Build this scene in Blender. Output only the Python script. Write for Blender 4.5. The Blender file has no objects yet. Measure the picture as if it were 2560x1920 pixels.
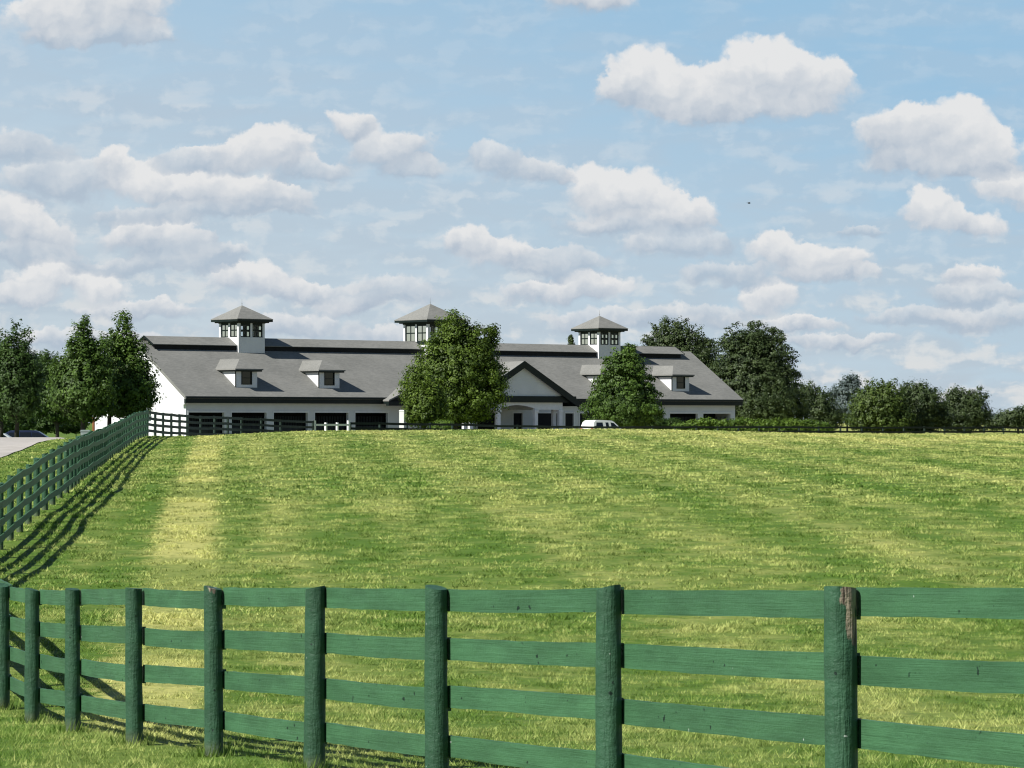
import bpy, math, random
import numpy as np
from mathutils import Vector, Matrix

R = math.radians
F = 8260.0            # focal length in units of 1/2560 of the frame width
CAMZ = 3.2            # eye height above the datum
scene = bpy.context.scene
COL = scene.collection

# ------------------------------------------------------------------ camera
cam_d = bpy.data.cameras.new("camera")
cam = bpy.data.objects.new("camera", cam_d)
COL.objects.link(cam)
cam_d.sensor_width = 36.0
cam_d.lens = 36.0 * F / 2560.0
cam_d.clip_start = 0.5
cam_d.clip_end = 20000
cam.location = (0, 0, CAMZ)
cam.rotation_euler = (R(90) + math.atan(95.0 / F), 0, 0)
scene.camera = cam

# ------------------------------------------------------------------ light
SUN_EL, SUN_AZ = 41.0, -128.0          # azimuth from +Y towards +X
scene.view_settings.view_transform = 'Standard'
scene.view_settings.look = 'None'
scene.view_settings.gamma = 1.0
scene.cycles.filter_width = 1.15
scene.view_settings.exposure = 0.6
EXPO = 2 ** scene.view_settings.exposure
w = bpy.data.worlds.new("World")
scene.world = w
w.use_nodes = True
nt = w.node_tree
bg = nt.nodes["Background"]
sk = nt.nodes.new("ShaderNodeTexSky")
sk.sky_type = 'NISHITA'
sk.sun_disc = False
sk.sun_elevation = R(SUN_EL)
sk.sun_rotation = R(SUN_AZ)
sk.altitude = 200
sk.air_density = 1.0
sk.dust_density = 0.2
sk.ozone_density = 4.0
nt.links.new(sk.outputs[0], bg.inputs[0])
bg.inputs[1].default_value = 0.05
sd = bpy.data.lights.new("sun", 'SUN')
sd.energy = 5.0
sd.angle = R(0.53)
sd.color = (1.0, 0.965, 0.91)
sun = bpy.data.objects.new("sun", sd)
COL.objects.link(sun)
svec = Vector((math.sin(R(SUN_AZ)) * math.cos(R(SUN_EL)), math.cos(R(SUN_AZ)) * math.cos(R(SUN_EL)), math.sin(R(SUN_EL))))
sun.rotation_euler = svec.to_track_quat('Z', 'Y').to_euler()
sun.location = svec * 300

rng = np.random.default_rng(7)
random.seed(7)

# ------------------------------------------------------------------ helpers
class MB:
    """collects plain polygons and links them as one mesh"""
    def __init__(s):
        s.v, s.f = [], []
    def poly(s, pts):
        n = len(s.v)
        s.v += [tuple(p) for p in pts]
        s.f.append(tuple(range(n, n + len(pts))))
    def box(s, x0, x1, y0, y1, z0, z1):
        s.hexa([(x0, y0, z0), (x1, y0, z0), (x1, y1, z0), (x0, y1, z0), (x0, y0, z1), (x1, y0, z1), (x1, y1, z1), (x0, y1, z1)])
    def hexa(s, p):
        n = len(s.v)
        s.v += [tuple(q) for q in p]
        for f in ((3, 2, 1, 0), (4, 5, 6, 7), (0, 1, 5, 4), (1, 2, 6, 5), (2, 3, 7, 6), (3, 0, 4, 7)):
            s.f.append(tuple(n + i for i in f))
    def slab(s, quad, t):
        """thick sheet: quad is the top face, t its thickness straight down"""
        lo = [(p[0], p[1], p[2] - t) for p in quad]
        n = len(s.v); k = len(quad)
        s.v += [tuple(p) for p in lo] + [tuple(p) for p in quad]
        s.f.append(tuple(reversed(range(n, n + k))))
        s.f.append(tuple(range(n + k, n + 2 * k)))
        for i in range(k):
            j = (i + 1) % k
            s.f.append((n + i, n + j, n + k + j, n + k + i))
    def extr(s, outline, y0, y1):
        """outline in x,z extruded along y"""
        n = len(s.v); k = len(outline)
        s.v += [(x, y0, z) for x, z in outline] + [(x, y1, z) for x, z in outline]
        s.f.append(tuple(range(n, n + k)))
        s.f.append(tuple(reversed(range(n + k, n + 2 * k))))
        for i in range(k):
            j = (i + 1) % k
            s.f.append((n + i, n + k + i, n + k + j, n + j))
    def tube(s, pts, rad, seg=8, cap=True):
        n0 = len(s.v)
        pts = [Vector(p) for p in pts]
        if not hasattr(rad, '__len__'):
            rad = [rad] * len(pts)
        for i, p in enumerate(pts):
            d = (pts[min(i + 1, len(pts) - 1)] - pts[max(i - 1, 0)]).normalized()
            a = d.cross(Vector((0.3, 1, 0.2))).normalized()
            b = d.cross(a)
            for k in range(seg):
                t = 2 * math.pi * k / seg
                s.v.append(tuple(p + (a * math.cos(t) + b * math.sin(t)) * rad[i]))
        for i in range(len(pts) - 1):
            for k in range(seg):
                q = (k + 1) % seg
                s.f.append((n0 + i * seg + k, n0 + i * seg + q, n0 + (i + 1) * seg + q, n0 + (i + 1) * seg + k))
        if cap:
            s.f.append(tuple(n0 + k for k in reversed(range(seg))))
            s.f.append(tuple(n0 + (len(pts) - 1) * seg + k for k in range(seg)))
    def build(s, name, mat, parent=None, loc=None, rz=0, smooth=False):
        me = bpy.data.meshes.new(name)
        me.from_pydata(s.v, [], s.f)
        me.update()
        me.materials.append(mat)
        if smooth:
            me.polygons.foreach_set("use_smooth", [True] * len(me.polygons))
        o = bpy.data.objects.new(name, me)
        COL.objects.link(o)
        if parent is not None:
            o.parent = parent
        if loc is not None:
            o.location = loc
        o.rotation_euler[2] = rz
        return o

def fix_normals(o):
    import bmesh
    bm = bmesh.new(); bm.from_mesh(o.data)
    bmesh.ops.recalc_face_normals(bm, faces=bm.faces)
    bm.to_mesh(o.data); bm.free()
    return o

def np_mesh(name, V, k, mat, rnd=None, parent=None, loc=None):
    """V: (n*k,3) vertices, every k of them one face"""
    n = len(V) // k
    me = bpy.data.meshes.new(name)
    me.vertices.add(len(V))
    me.vertices.foreach_set("co", np.ascontiguousarray(V, dtype=np.float32).ravel())
    me.loops.add(n * k)
    me.loops.foreach_set("vertex_index", np.arange(n * k, dtype=np.int32))
    me.polygons.add(n)
    me.polygons.foreach_set("loop_start", np.arange(0, n * k, k, dtype=np.int32))
    me.polygons.foreach_set("loop_total", np.full(n, k, dtype=np.int32))
    if rnd is not None:
        a = me.attributes.new("rnd", 'FLOAT', 'FACE')
        a.data.foreach_set("value", np.asarray(rnd, dtype=np.float32))
    me.update()
    me.materials.append(mat)
    o = bpy.data.objects.new(name, me)
    COL.objects.link(o)
    if parent is not None:
        o.parent = parent
    if loc is not None:
        o.location = loc
    return o

def empty(name, loc, rz=0):
    o = bpy.data.objects.new(name, None)
    o.empty_display_size = 0.5
    o.location = loc
    o.rotation_euler[2] = rz
    COL.objects.link(o)
    return o

def tag(o, label=None, cat=None, group=None, kind=None):
    if label: o["label"] = label
    if cat: o["category"] = cat
    if group: o["group"] = group
    if kind: o["kind"] = kind
    return o

def at(px, d, py=None):
    """direction of a point given in 1/2560 frame units, at depth d"""
    x = (px - 1280) / F * d
    z = 0 if py is None else CAMZ + (1055 - py) / F * d
    return x, d, z

# ------------------------------------------------------------------ node materials
class NG:
    def __init__(s, name, tree=None):
        if tree is None:
            s.m = bpy.data.materials.new(name)
            s.m.use_nodes = True
            s.t = s.m.node_tree
            s.t.nodes.clear()
            s.out = s.n("ShaderNodeOutputMaterial")
        else:
            s.t = tree
    def n(s, typ, **kw):
        nd = s.t.nodes.new(typ)
        for k, v in kw.items():
            setattr(nd, k, v)
        return nd
    def put(s, sock, v):
        if v is None: return
        if hasattr(v, 'is_linked') or hasattr(v, 'links'):
            s.t.links.new(v, sock)
        else:
            try:
                sock.default_value = v
            except Exception:
                sock.default_value = (*v, 1.0)
    def math(s, op, a, b=None, c=None, clamp=False):
        nd = s.n("ShaderNodeMath", operation=op, use_clamp=clamp)
        for i, v in enumerate((a, b, c)):
            if v is not None: s.put(nd.inputs[i], v)
        return nd.outputs[0]
    def vec(s, op, a, b=None, c=None):
        nd = s.n("ShaderNodeVectorMath", operation=op)
        for i, v in enumerate((a, b, c)):
            if v is not None: s.put(nd.inputs[i], v)
        return nd.outputs["Value"] if op in ('LENGTH', 'DOT_PRODUCT', 'DISTANCE') else nd.outputs[0]
    def noise(s, vec, scale, detail=3.0, rough=0.5, color=False, dist=0.0):
        nd = s.n("ShaderNodeTexNoise")
        if vec is not None: s.put(nd.inputs["Vector"], vec)
        s.put(nd.inputs["Scale"], scale); s.put(nd.inputs["Detail"], detail); s.put(nd.inputs["Roughness"], rough)
        s.put(nd.inputs["Distortion"], dist)
        return nd.outputs["Color"] if color else nd.outputs["Fac"]
    def ramp(s, v, a, b, c=0.0, d=1.0, smooth=True):
        nd = s.n("ShaderNodeMapRange", clamp=True)
        nd.interpolation_type = 'SMOOTHSTEP' if smooth else 'LINEAR'
        s.put(nd.inputs["Value"], v)
        s.put(nd.inputs["From Min"], a); s.put(nd.inputs["From Max"], b)
        s.put(nd.inputs["To Min"], c); s.put(nd.inputs["To Max"], d)
        return nd.outputs[0]
    def mix(s, f, a, b):
        nd = s.n("ShaderNodeMix", data_type='RGBA')
        s.put(nd.inputs[0], f)
        for sock, v in ((nd.inputs[6], a), (nd.inputs[7], b)):
            if isinstance(v, tuple) and len(v) == 3: v = (*v, 1.0)
            s.put(sock, v)
        return nd.outputs[2]
    def coords(s, kind="Object"):
        return s.n("ShaderNodeTexCoord").outputs[kind]
    def pos(s):
        return s.n("ShaderNodeNewGeometry").outputs["Position"]
    def attr(s, name):
        return s.n("ShaderNodeAttribute", attribute_name=name).outputs["Fac"]
    def sep(s, v):
        return s.n("ShaderNodeSeparateXYZ").outputs if False else s._sep(v)
    def _sep(s, v):
        nd = s.n("ShaderNodeSeparateXYZ"); s.put(nd.inputs[0], v); return nd.outputs
    def comb(s, x, y, z):
        nd = s.n("ShaderNodeCombineXYZ")
        for i, v in enumerate((x, y, z)): s.put(nd.inputs[i], v)
        return nd.outputs[0]
    def bump(s, h, strength=0.3, dist=0.02):
        nd = s.n("ShaderNodeBump")
        s.put(nd.inputs["Strength"], strength); s.put(nd.inputs["Distance"], dist); s.put(nd.inputs["Height"], h)
        return nd.outputs[0]
    def principled(s, col, rough=0.6, normal=None, spec=0.3, metal=0.0):
        nd = s.n("ShaderNodeBsdfPrincipled")
        if isinstance(col, tuple) and len(col) == 3: col = (*col, 1.0)
        s.put(nd.inputs["Base Color"], col); s.put(nd.inputs["Roughness"], rough)
        s.put(nd.inputs["Specular IOR Level"], spec); s.put(nd.inputs["Metallic"], metal)
        if normal is not None: s.put(nd.inputs["Normal"], normal)
        return nd.outputs[0]
    def end(s, sh):
        s.t.links.new(sh, s.out.inputs[0])
        return s.m

def mat_plain(name, col, rough=0.6, var=0.12, scale=1.5, bump=0.0, spec=0.3, metal=0.0):
    g = NG(name)
    p = g.coords()
    n1 = g.noise(p, scale, 4, 0.6)
    f = g.ramp(n1, 0.3, 0.7)
    c = g.mix(f, tuple(x * (1 - var) for x in col), tuple(min(1, x * (1 + var)) for x in col))
    nm = g.bump(g.noise(p, scale * 8, 3), bump, 0.02) if bump else None
    return g.end(g.principled(c, rough, nm, spec, metal))

def mat_foliage(name, dark, light, transl=0.25, var_scale=0.7):
    g = NG(name)
    r = g.attr("rnd")
    n1 = g.noise(g.pos(), var_scale, 3, 0.6)
    f = g.math('ADD', g.math('MULTIPLY', r, 0.6), g.math('MULTIPLY', g.ramp(n1, 0.35, 0.65), 0.4))
    c = g.mix(f, dark, light)
    d = g.principled(c, 0.55, None, 0.25)
    t = g.n("ShaderNodeBsdfTranslucent")
    g.put(t.inputs[0], g.mix(0.5, c, (light[0] * 1.2, light[1] * 1.3, light[2] * 0.6)))
    m = g.n("ShaderNodeMixShader")
    g.put(m.inputs[0], transl)
    g.t.links.new(d, m.inputs[1]); g.t.links.new(t.outputs[0], m.inputs[2])
    return g.end(m.outputs[0])

def mat_shingle():
    g = NG("grey_shingles")
    p = g.coords()
    a = g.noise(p, 0.35, 4, 0.6)
    st = g.vec('MULTIPLY', p, (1.2, 5.0, 5.0))
    b = g.noise(st, 1.6, 3, 0.7)
    c = g.noise(p, 9.0, 2, 0.6)
    f = g.math('ADD', g.math('MULTIPLY', g.ramp(a, .3, .7), .4), g.math('MULTIPLY', g.ramp(b, .3, .7), .6))
    col = g.mix(f, (0.145, 0.147, 0.135), (0.225, 0.224, 0.205))
    col = g.mix(g.ramp(c, .55, .8, 0, .35), col, (0.12, 0.12, 0.12))
    return g.end(g.principled(col, 0.85, g.bump(b, .5, .03), 0.2))

def mat_white():
    g = NG("white_painted_boards")
    p = g.coords()
    z = g.sep(p)[2]
    saw = g.math('FRACT', g.math('DIVIDE', z, 0.18))
    n1 = g.noise(p, 0.5, 4, .6)
    col = g.mix(g.ramp(n1, .3, .75), (0.66, 0.665, 0.665), (0.75, 0.755, 0.755))
    return g.end(g.principled(col, 0.5, g.bump(saw, .35, .02), 0.3))

def mat_fence(name, lit, bare_from=None, grain=1.0, half=False):
    """thick, old green paint with runs, chips and bare tops"""
    g = NG(name)
    p = g.coords()
    oi = g.n("ShaderNodeObjectInfo").outputs["Random"]
    pp = g.vec('ADD', p, g.comb(g.math('MULTIPLY', oi, 37.0), g.math('MULTIPLY', oi, 11.0), 0.0))
    n1 = g.noise(g.vec('MULTIPLY', pp, (1.0, 1.0, 3.0)), 2.2, 5, .6)
    n2 = g.noise(pp, 26, 4, .65)
    n3 = g.noise(g.vec('MULTIPLY', pp, (7, 11, 9)), 1.9, 2, .5)
    n4 = g.noise(g.vec('MULTIPLY', pp, (10, 10, 9)), 1.6, 2, .5)
    gr = g.noise(g.vec('MULTIPLY', pp, (1.3, 12, 55) if bare_from is None else (34, 34, 3)), 1.0, 4, .65, dist=.3)
    col = g.mix(g.ramp(n1, .3, .7), tuple(x * .80 for x in lit), tuple(x * 1.14 for x in lit))
    col = g.mix(g.ramp(gr, .50, .75, 0, .20 * grain), col, tuple(x * .52 for x in lit))
    col = g.mix(g.ramp(gr, .44, .26, 0, .22 * grain), col, tuple(min(1, x * 1.4 + .008) for x in lit))
    col = g.mix(g.ramp(oi, 0, 1, 0, .3, False), col, tuple(x * .55 for x in lit))
    col = g.mix(g.ramp(n3, .70, .74, 0, .92), col, (0.006, 0.016, 0.011))       # knots and nail holes
    col = g.mix(g.ramp(n4, .755, .78, 0, .85), col, (0.42, 0.46, 0.42))          # chips and bird streaks
    if bare_from is not None:
        z = g.sep(p)[2]
        zz = g.math('ADD', z, g.math('MULTIPLY', g.math('SUBTRACT', g.noise(g.vec('MULTIPLY', pp, (1, 1, .35)), 9, 3), .5), .95))
        m = g.ramp(zz, bare_from, bare_from + .03)
        if half:
            m = g.math('MULTIPLY', m, g.ramp(g.math('ADD', g.sep(p)[0], g.math('MULTIPLY', g.math('SUBTRACT', n2, .5), .06)), -.022, -.012))
        wood = g.mix(g.ramp(gr, .35, .62), (0.36, 0.30, 0.22), (0.05, 0.036, 0.026))
        col = g.mix(m, col, wood)
        col = g.mix(g.ramp(z, 0.02, 0.16, .75, 0), col, (0.09, 0.11, 0.06))     # earth splash at the foot
    h = g.math('ADD', g.math('MULTIPLY', n1, .6), g.math('ADD', g.math('MULTIPLY', n2, .5), g.math('MULTIPLY', gr, .6)))
    return g.end(g.principled(col, 0.55, g.bump(h, .9 if bare_from is not None else .5, .02), 0.25))

M = {}
M['white'] = mat_white()
M['trim_white'] = mat_plain("white_trim_paint", (0.76, 0.76, 0.75), .45, .05, 2)
M['shingle'] = mat_shingle()
M['green_trim'] = mat_plain("dark_green_trim", (0.0045, 0.010, 0.0085), .5, .2, 1.5)
M['dark_inside'] = mat_plain("shade_black_interior", (0.008, 0.009, 0.010), .8, .3, .8)  # near-black colour stands for the shade indoors and in the vent gap
M['stall_door'] = mat_plain("dark_stall_boards", (0.022, 0.027, 0.028), .6, .35, 1.2)
M['inner_wall'] = mat_plain("grey_porch_wall", (0.30, 0.30, 0.27), .7, .1, 1.0)
M['orange_wood'] = mat_plain("brown_stained_wood", (0.20, 0.075, 0.03), .6, .2, 3)
M['post_paint'] = mat_fence("green_post_paint", (0.031, 0.084, 0.045), 1.55)
M['post_chipped'] = mat_fence("chipped_green_post_paint", (0.031, 0.084, 0.045), 1.36)
M['post_worn'] = mat_fence("worn_green_post_paint", (0.031, 0.084, 0.045), 1.08, 1.0, True)
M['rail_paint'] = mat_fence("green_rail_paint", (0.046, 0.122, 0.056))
M['rail_dark'] = mat_fence("shade_dark_rail_paint", (0.006, 0.013, 0.010))  # far rails: the shade on their near side is put into the colour
M['post_dark'] = mat_fence("shade_dark_post_paint", (0.022, 0.040, 0.031), 1.6)  # far posts: shade mixed into the colour, less deep than on the rails
M['bark'] = mat_plain("grey_brown_bark", (0.05, 0.042, 0.035), .9, .3, 3, .4)
M['steel'] = mat_plain("dull_steel", (0.25, 0.26, 0.26), .5, .1, 3)
M['box_grey'] = mat_plain("grey_green_cabinet_paint", (0.22, 0.26, 0.25), .5, .1, 3)
M['tyre'] = mat_plain("black_rubber", (0.015, 0.015, 0.015), .8, .2, 4)
M['rim'] = mat_plain("alloy_rim", (0.4, 0.4, 0.42), .3, .05, 4, metal=.8)
M['car_white'] = mat_plain("white_car_paint", (0.8, 0.8, 0.8), .25, .02, 1, spec=.5)
M['car_blue'] = mat_plain("dark_blue_car_paint", (0.012, 0.018, 0.045), .25, .05, 1, spec=.5)
M['car_silver'] = mat_plain("silver_car_paint", (0.42, 0.45, 0.45), .3, .05, 1, spec=.5)
M['car_glass'] = mat_plain("tinted_car_glass", (0.008, 0.01, 0.012), .08, .05, 1, spec=.5)
M['lamp_red'] = mat_plain("red_lamp_plastic", (0.35, 0.02, 0.02), .3, .05, 1)
M['lamp_clear'] = mat_plain("clear_lamp_plastic", (0.6, 0.6, 0.6), .2, .05, 1)
M['bird'] = mat_plain("dark_feathers", (0.03, 0.03, 0.035), .8, .2, 30)

def mat_pane():
    g = NG("window_glass")
    t = g.n("ShaderNodeBsdfTransparent"); t.inputs[0].default_value = (.86, .9, .9, 1)
    gl = g.n("ShaderNodeBsdfGlossy"); gl.inputs["Roughness"].default_value = .03
    fr = g.n("ShaderNodeFresnel"); fr.inputs[0].default_value = 1.45
    m = g.n("ShaderNodeMixShader")
    g.t.links.new(fr.outputs[0], m.inputs[0]); g.t.links.new(t.outputs[0], m.inputs[1]); g.t.links.new(gl.outputs[0], m.inputs[2])
    return g.end(m.outputs[0])
M['pane'] = mat_pane()

# ------------------------------------------------------------------ terrain
FENCE = [(5.7, 6.9), (4.4, 8.9), (3.3, 11.1), (2.45, 13.4), (1.57, 15.7), (0.546, 18.55), (-0.47, 20.8), (-1.37, 22.9), (-2.26, 25.1), (-3.08, 27.0),
         (-3.93, 29.6), (-4.60, 31.7), (-5.25, 34.1), (-8.9, 48.5), (-9.75, 63.0), (-10.4, 72.0), (-11.15, 83.0), (-12.8, 100.0),
         (-14.75, 120.0), (-16.5, 140.0), (-17.45, 153.0), (-18.25, 165.5)]

def smooth_interp(xs, ys, step=1.0, win=9):
    gx = np.arange(xs[0] - 60, xs[-1] + 60, step)
    gy = np.interp(gx, xs, ys)
    k = np.hanning(win + 2)[1:-1]; k /= k.sum()
    gs = np.convolve(np.pad(gy, win // 2, mode='edge'), k, mode='valid')
    return lambda q: np.interp(q, gx, gs)

prof = smooth_interp([-40, 0, 9, 13.4, 15.7, 23, 27, 34, 41, 48, 63, 72, 83, 100, 120, 140, 155, 163, 170, 178, 187, 200, 217, 241, 300, 400],
                     [-1.2, -1.5, -1.7, -1.95, -2.065, -2.43, -2.64, -2.99, -3.02, -2.93, -2.42, -2.12, -1.78, -1.46, -1.10, -0.68, -0.40, -.42, -0.62, -0.85, -1.02, -1.30, -1.53, -1.6, -1.75, -1.75], win=5)
prof_l = smooth_interp([-40, 0, 9, 13.4, 15.7, 23, 27, 34, 63, 72, 83, 100, 120, 140, 153, 165, 178, 187, 200, 217, 241, 300, 400],
                       [-1.2, -1.5, -1.7, -1.95, -2.065, -2.43, -2.64, -2.99, -2.45, -2.1, -1.75, -1.6, -1.45, -1.08, -.74, -.62, -.85, -1.0, -1.3, -1.5, -1.6, -1.75, -1.75], win=5)
prof_v = smooth_interp([0, 60, 90, 126, 200, 255, 285, 320, 400], [-1.6, -2.4, -1.72, -1.30, -1.2, -1.2, -1.85, -1.85, -1.8], win=9)
crest = smooth_interp([-60, -20, -15.4, -12.5, -5, 0, 4, 8, 15, 23, 60], [-.08, -.08, -.13, -.06, -.02, .02, .06, .0, -.18, -.2, -.2], step=.5, win=7)
_fy = np.array([p[1] for p in FENCE][::-1][::-1]); _fx = np.array([p[0] for p in FENCE])
def fence_x(y):
    return np.interp(y, _fy, _fx)
def sst(a, b, x):
    t = np.clip((x - a) / (b - a), 0, 1)
    return t * t * (3 - 2 * t)
def ground_z(x, y):
    x = np.asarray(x, float); y = np.asarray(y, float)
    u = x - fence_x(np.clip(y, 11, 165))
    wl = 1 - sst(0.5, 9.0, u)
    z = prof(y) * (1 - wl) + prof_l(y) * wl
    wv = (1 - sst(-9.0, -2.0, u)) * sst(50, 70, y) * (1 - sst(330, 380, y))
    z = z * (1 - wv) + prof_v(y) * wv
    z = z + crest(x) * np.exp(-((y - 156) / 26.0) ** 2)
    z = z - .62 * np.exp(-(((x + 45) / 13.0) ** 2 + ((y - 292) / 13.0) ** 2))
    z = z + 0.025 * np.sin(x * 0.9 + y * 0.31) * np.sin(y * 0.43 - x * 0.2) * sst(20, 40, y) * (1 - sst(120, 170, y))
    return z + CAMZ
def gz(x, y):
    return float(ground_z(np.array([x]), np.array([y]))[0])

def grass_color(g, p):
    """mown hay meadow: green and straw mottling and the mower's strips"""
    sx = g.sep(p)
    x, y = sx[0], sx[1]
    n_big = g.noise(g.vec('MULTIPLY', p, (1.0, .55, 0)), .16, 4, .6)
    n_mid = g.noise(g.vec('MULTIPLY', p, (1.0, .8, 0)), .9, 4, .65)
    n_sm = g.noise(p, 5.5, 3, .6)
    # the mower's rows run along the left fence: this distance from it is nearly constant along each
    along = g.math('ADD', x, g.math('MULTIPLY', y, 0.0865))
    wob = g.math('ADD', g.math('MULTIPLY', g.math('SUBTRACT', n_mid, .5), .9), g.math('SUBTRACT', n_sm, .5))
    d = g.math('ADD', along, wob)
    rows = g.math('SINE', g.math('MULTIPLY', d, 2.1))
    rows2 = g.math('SINE', g.math('ADD', g.math('MULTIPLY', d, 0.93), 1.0))
    n_len = g.noise(g.vec('MULTIPLY', p, (.3, 1.0, 0)), .1, 3)
    strip = g.math('MULTIPLY', g.ramp(d, -1.75, -1.2), g.ramp(d, -.45, .1, 1, 0))
    dark = g.math('ADD', g.math('MULTIPLY', g.ramp(d, -2.5, -2.1), g.ramp(d, -1.8, -1.5, 1, 0)), g.math('MULTIPLY', g.ramp(d, -.2, .2), g.ramp(d, .7, 1.2, 1, 0)))
    t = g.math('ADD', g.math('MULTIPLY', g.ramp(n_big, .35, .68), .34), g.math('MULTIPLY', g.ramp(n_mid, .30, .7), .62))
    t = g.math('ADD', t, g.math('MULTIPLY', g.math('MULTIPLY', rows, g.ramp(n_len, .25, .5)), .21))
    t = g.math('ADD', t, g.math('MULTIPLY', rows2, .16))
    t = g.math('MULTIPLY', t, .70)
    t = g.math('SUBTRACT', t, g.math('MULTIPLY', dark, .22))
    t = g.math('MAXIMUM', t, g.math('MULTIPLY', strip, g.ramp(n_len, .36, .58, .5, 1.0)))
    t = g.math('ADD', t, g.math('MULTIPLY', g.ramp(y, 95, 150, 0, .2), g.ramp(n_big, .3, .6)))
    t = g.math('ADD', t, g.math('MULTIPLY', g.math('MULTIPLY', g.ramp(y, 122, 148), g.ramp(x, -1, 10)), .32))
    verge = g.math('MAXIMUM', g.ramp(along, -4.6, -4.3, 1, 0), g.math('MULTIPLY', g.ramp(g.math('ADD', x, g.math('MULTIPLY', y, .37)), 7.1, 7.35, 1, 0), g.ramp(y, 38, 42, 1, 0)))
    t = g.math('MULTIPLY', t, g.math('SUBTRACT', 1.0, g.math('MULTIPLY', verge, .62)))
    return t, n_sm, n_mid

def mat_grass(name, blade):
    g = NG(name)
    p = g.pos()
    t, n_sm, n_mid = grass_color(g, p)
    tuft = g.ramp(g.noise(g.vec('MULTIPLY', p, (1.0, .7, 0)), 1.7, 5, .68), .52, .66, 0, .42)  # dark patches painted in as shaded pits between the tufts
    if blade:
        r = g.attr("rnd")
        t = g.math('ADD', t, g.math('MULTIPLY', g.math('SUBTRACT', r, .5), .55), clamp=True)
        c = g.mix(t, (0.150, 0.255, 0.040), (0.54, 0.54, 0.19))
        c = g.mix(tuft, c, (0.07, 0.15, 0.016))
        k = g.ramp(r, .05, .8, .70, 1.24)  # darker clumps carry the painted pit shade too
        c = g.vec('MULTIPLY', c, g.comb(k, k, k))
        c = g.mix(g.ramp(r, .92, .95), c, (0.44, 0.47, 0.15))
        dif = g.principled(c, .6, None, .2)
        tr = g.n("ShaderNodeBsdfTranslucent"); g.put(tr.inputs[0], c)
        m = g.n("ShaderNodeMixShader"); m.inputs[0].default_value = .35
        g.t.links.new(dif, m.inputs[1]); g.t.links.new(tr.outputs[0], m.inputs[2])
        return g.end(m.outputs[0])
    t = g.math('ADD', t, g.math('MULTIPLY', g.math('SUBTRACT', n_sm, .5), .7), clamp=True)
    c = g.mix(g.math('POWER', t, 1.6), (0.070, 0.132, 0.015), (0.36, 0.355, 0.11))  # turf colour darkened to stand for shade between the blades
    c = g.mix(tuft, c, (0.035, 0.08, 0.01))
    return g.end(g.principled(c, .8, g.bump(n_sm, .8, .06), .1))

M['soil_grass'] = mat_grass("meadow_turf", False)
M['blades'] = mat_grass("meadow_grass", True)

def build_ground():
    ys = np.concatenate([np.arange(-30, 10, 5), np.arange(10, 60, 1.0), np.arange(60, 230, 1.5), np.arange(230, 420, 8), np.geomspace(420, 6000, 20)])
    us = np.concatenate([-np.geomspace(3500, 45, 14), np.arange(-42, 46, 0.75), np.geomspace(48, 3500, 14)])
    X, Y = np.meshgrid(us, ys)
    Z = ground_z(X, Y)
    V = np.stack([X, Y, Z], -1).reshape(-1, 3)
    nx = len(us); ny = len(ys)
    i = np.arange(nx - 1)[None, :] + nx * np.arange(ny - 1)[:, None]
    Fc = np.stack([i, i + 1, i + nx + 1, i + nx], -1).reshape(-1, 4)
    me = bpy.data.meshes.new("ground")
    me.from_pydata(V.tolist(), [], Fc.tolist()); me.update()
    me.materials.append(M['soil_grass'])
    me.polygons.foreach_set("use_smooth", [True] * len(me.polygons))
    o = bpy.data.objects.new("ground", me); COL.objects.link(o)
    tag(o, kind="structure")
build_ground()

def road():
    g = NG("pale_concrete_road")
    p = g.pos()
    c = g.mix(g.ramp(g.noise(p, .5, 5, .6), .3, .7), (0.34, 0.315, 0.28), (0.43, 0.40, 0.365))
    c = g.mix(g.ramp(g.noise(g.vec('MULTIPLY', p, (3, .15, 1)), .8, 2), .6, .72, 0, .5), c, (0.25, 0.24, 0.22))
    m = g.end(g.principled(c, .8, None, .2))
    edge = smooth_interp([95, 112, 126, 160, 200, 230, 252, 262], [-17.2, -18.2, -19.4, -22.6, -27.0, -30.6, -34.5, -38], win=9)
    mb = MB()
    ys = np.arange(90, 256, 2.0)
    cols = [0, .35, 1.5, 4, 8, 14, 22, 34]
    pts = [[(float(edge(y)) - c_, y, gz(float(edge(y)) - c_, y) + .03) for c_ in cols] for y in ys]
    for a, b in zip(pts[:-1], pts[1:]):
        for k in range(len(cols) - 1):
            mb.poly([a[k + 1], a[k], b[k], b[k + 1]])
    tag(mb.build("road", m), kind="structure")
road()

def bounce_yard():  # unseen grey ground added to cut green bounce onto the barn front
    m = mat_plain("added_yard_gravel", (0.13, 0.125, 0.12), .9, .2, 1.0, .3)
    mb = MB()
    th = R(41.5); cu, su = math.cos(th), math.sin(th)
    def P(s_, q):
        x = -29.6 + cu * s_ - su * q; y = 300 + su * s_ + cu * q
        return (x, y, gz(x, y) + .03)
    ss = np.linspace(-14, 86, 41); qq = np.linspace(-22, -1.5, 9)
    for a, b in zip(ss[:-1], ss[1:]):
        for c, d in zip(qq[:-1], qq[1:]):
            mb.poly([P(a, c), P(b, c), P(b, d), P(a, d)])
    tag(mb.build("added_bounce_yard", m), kind="structure")
bounce_yard()

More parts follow.
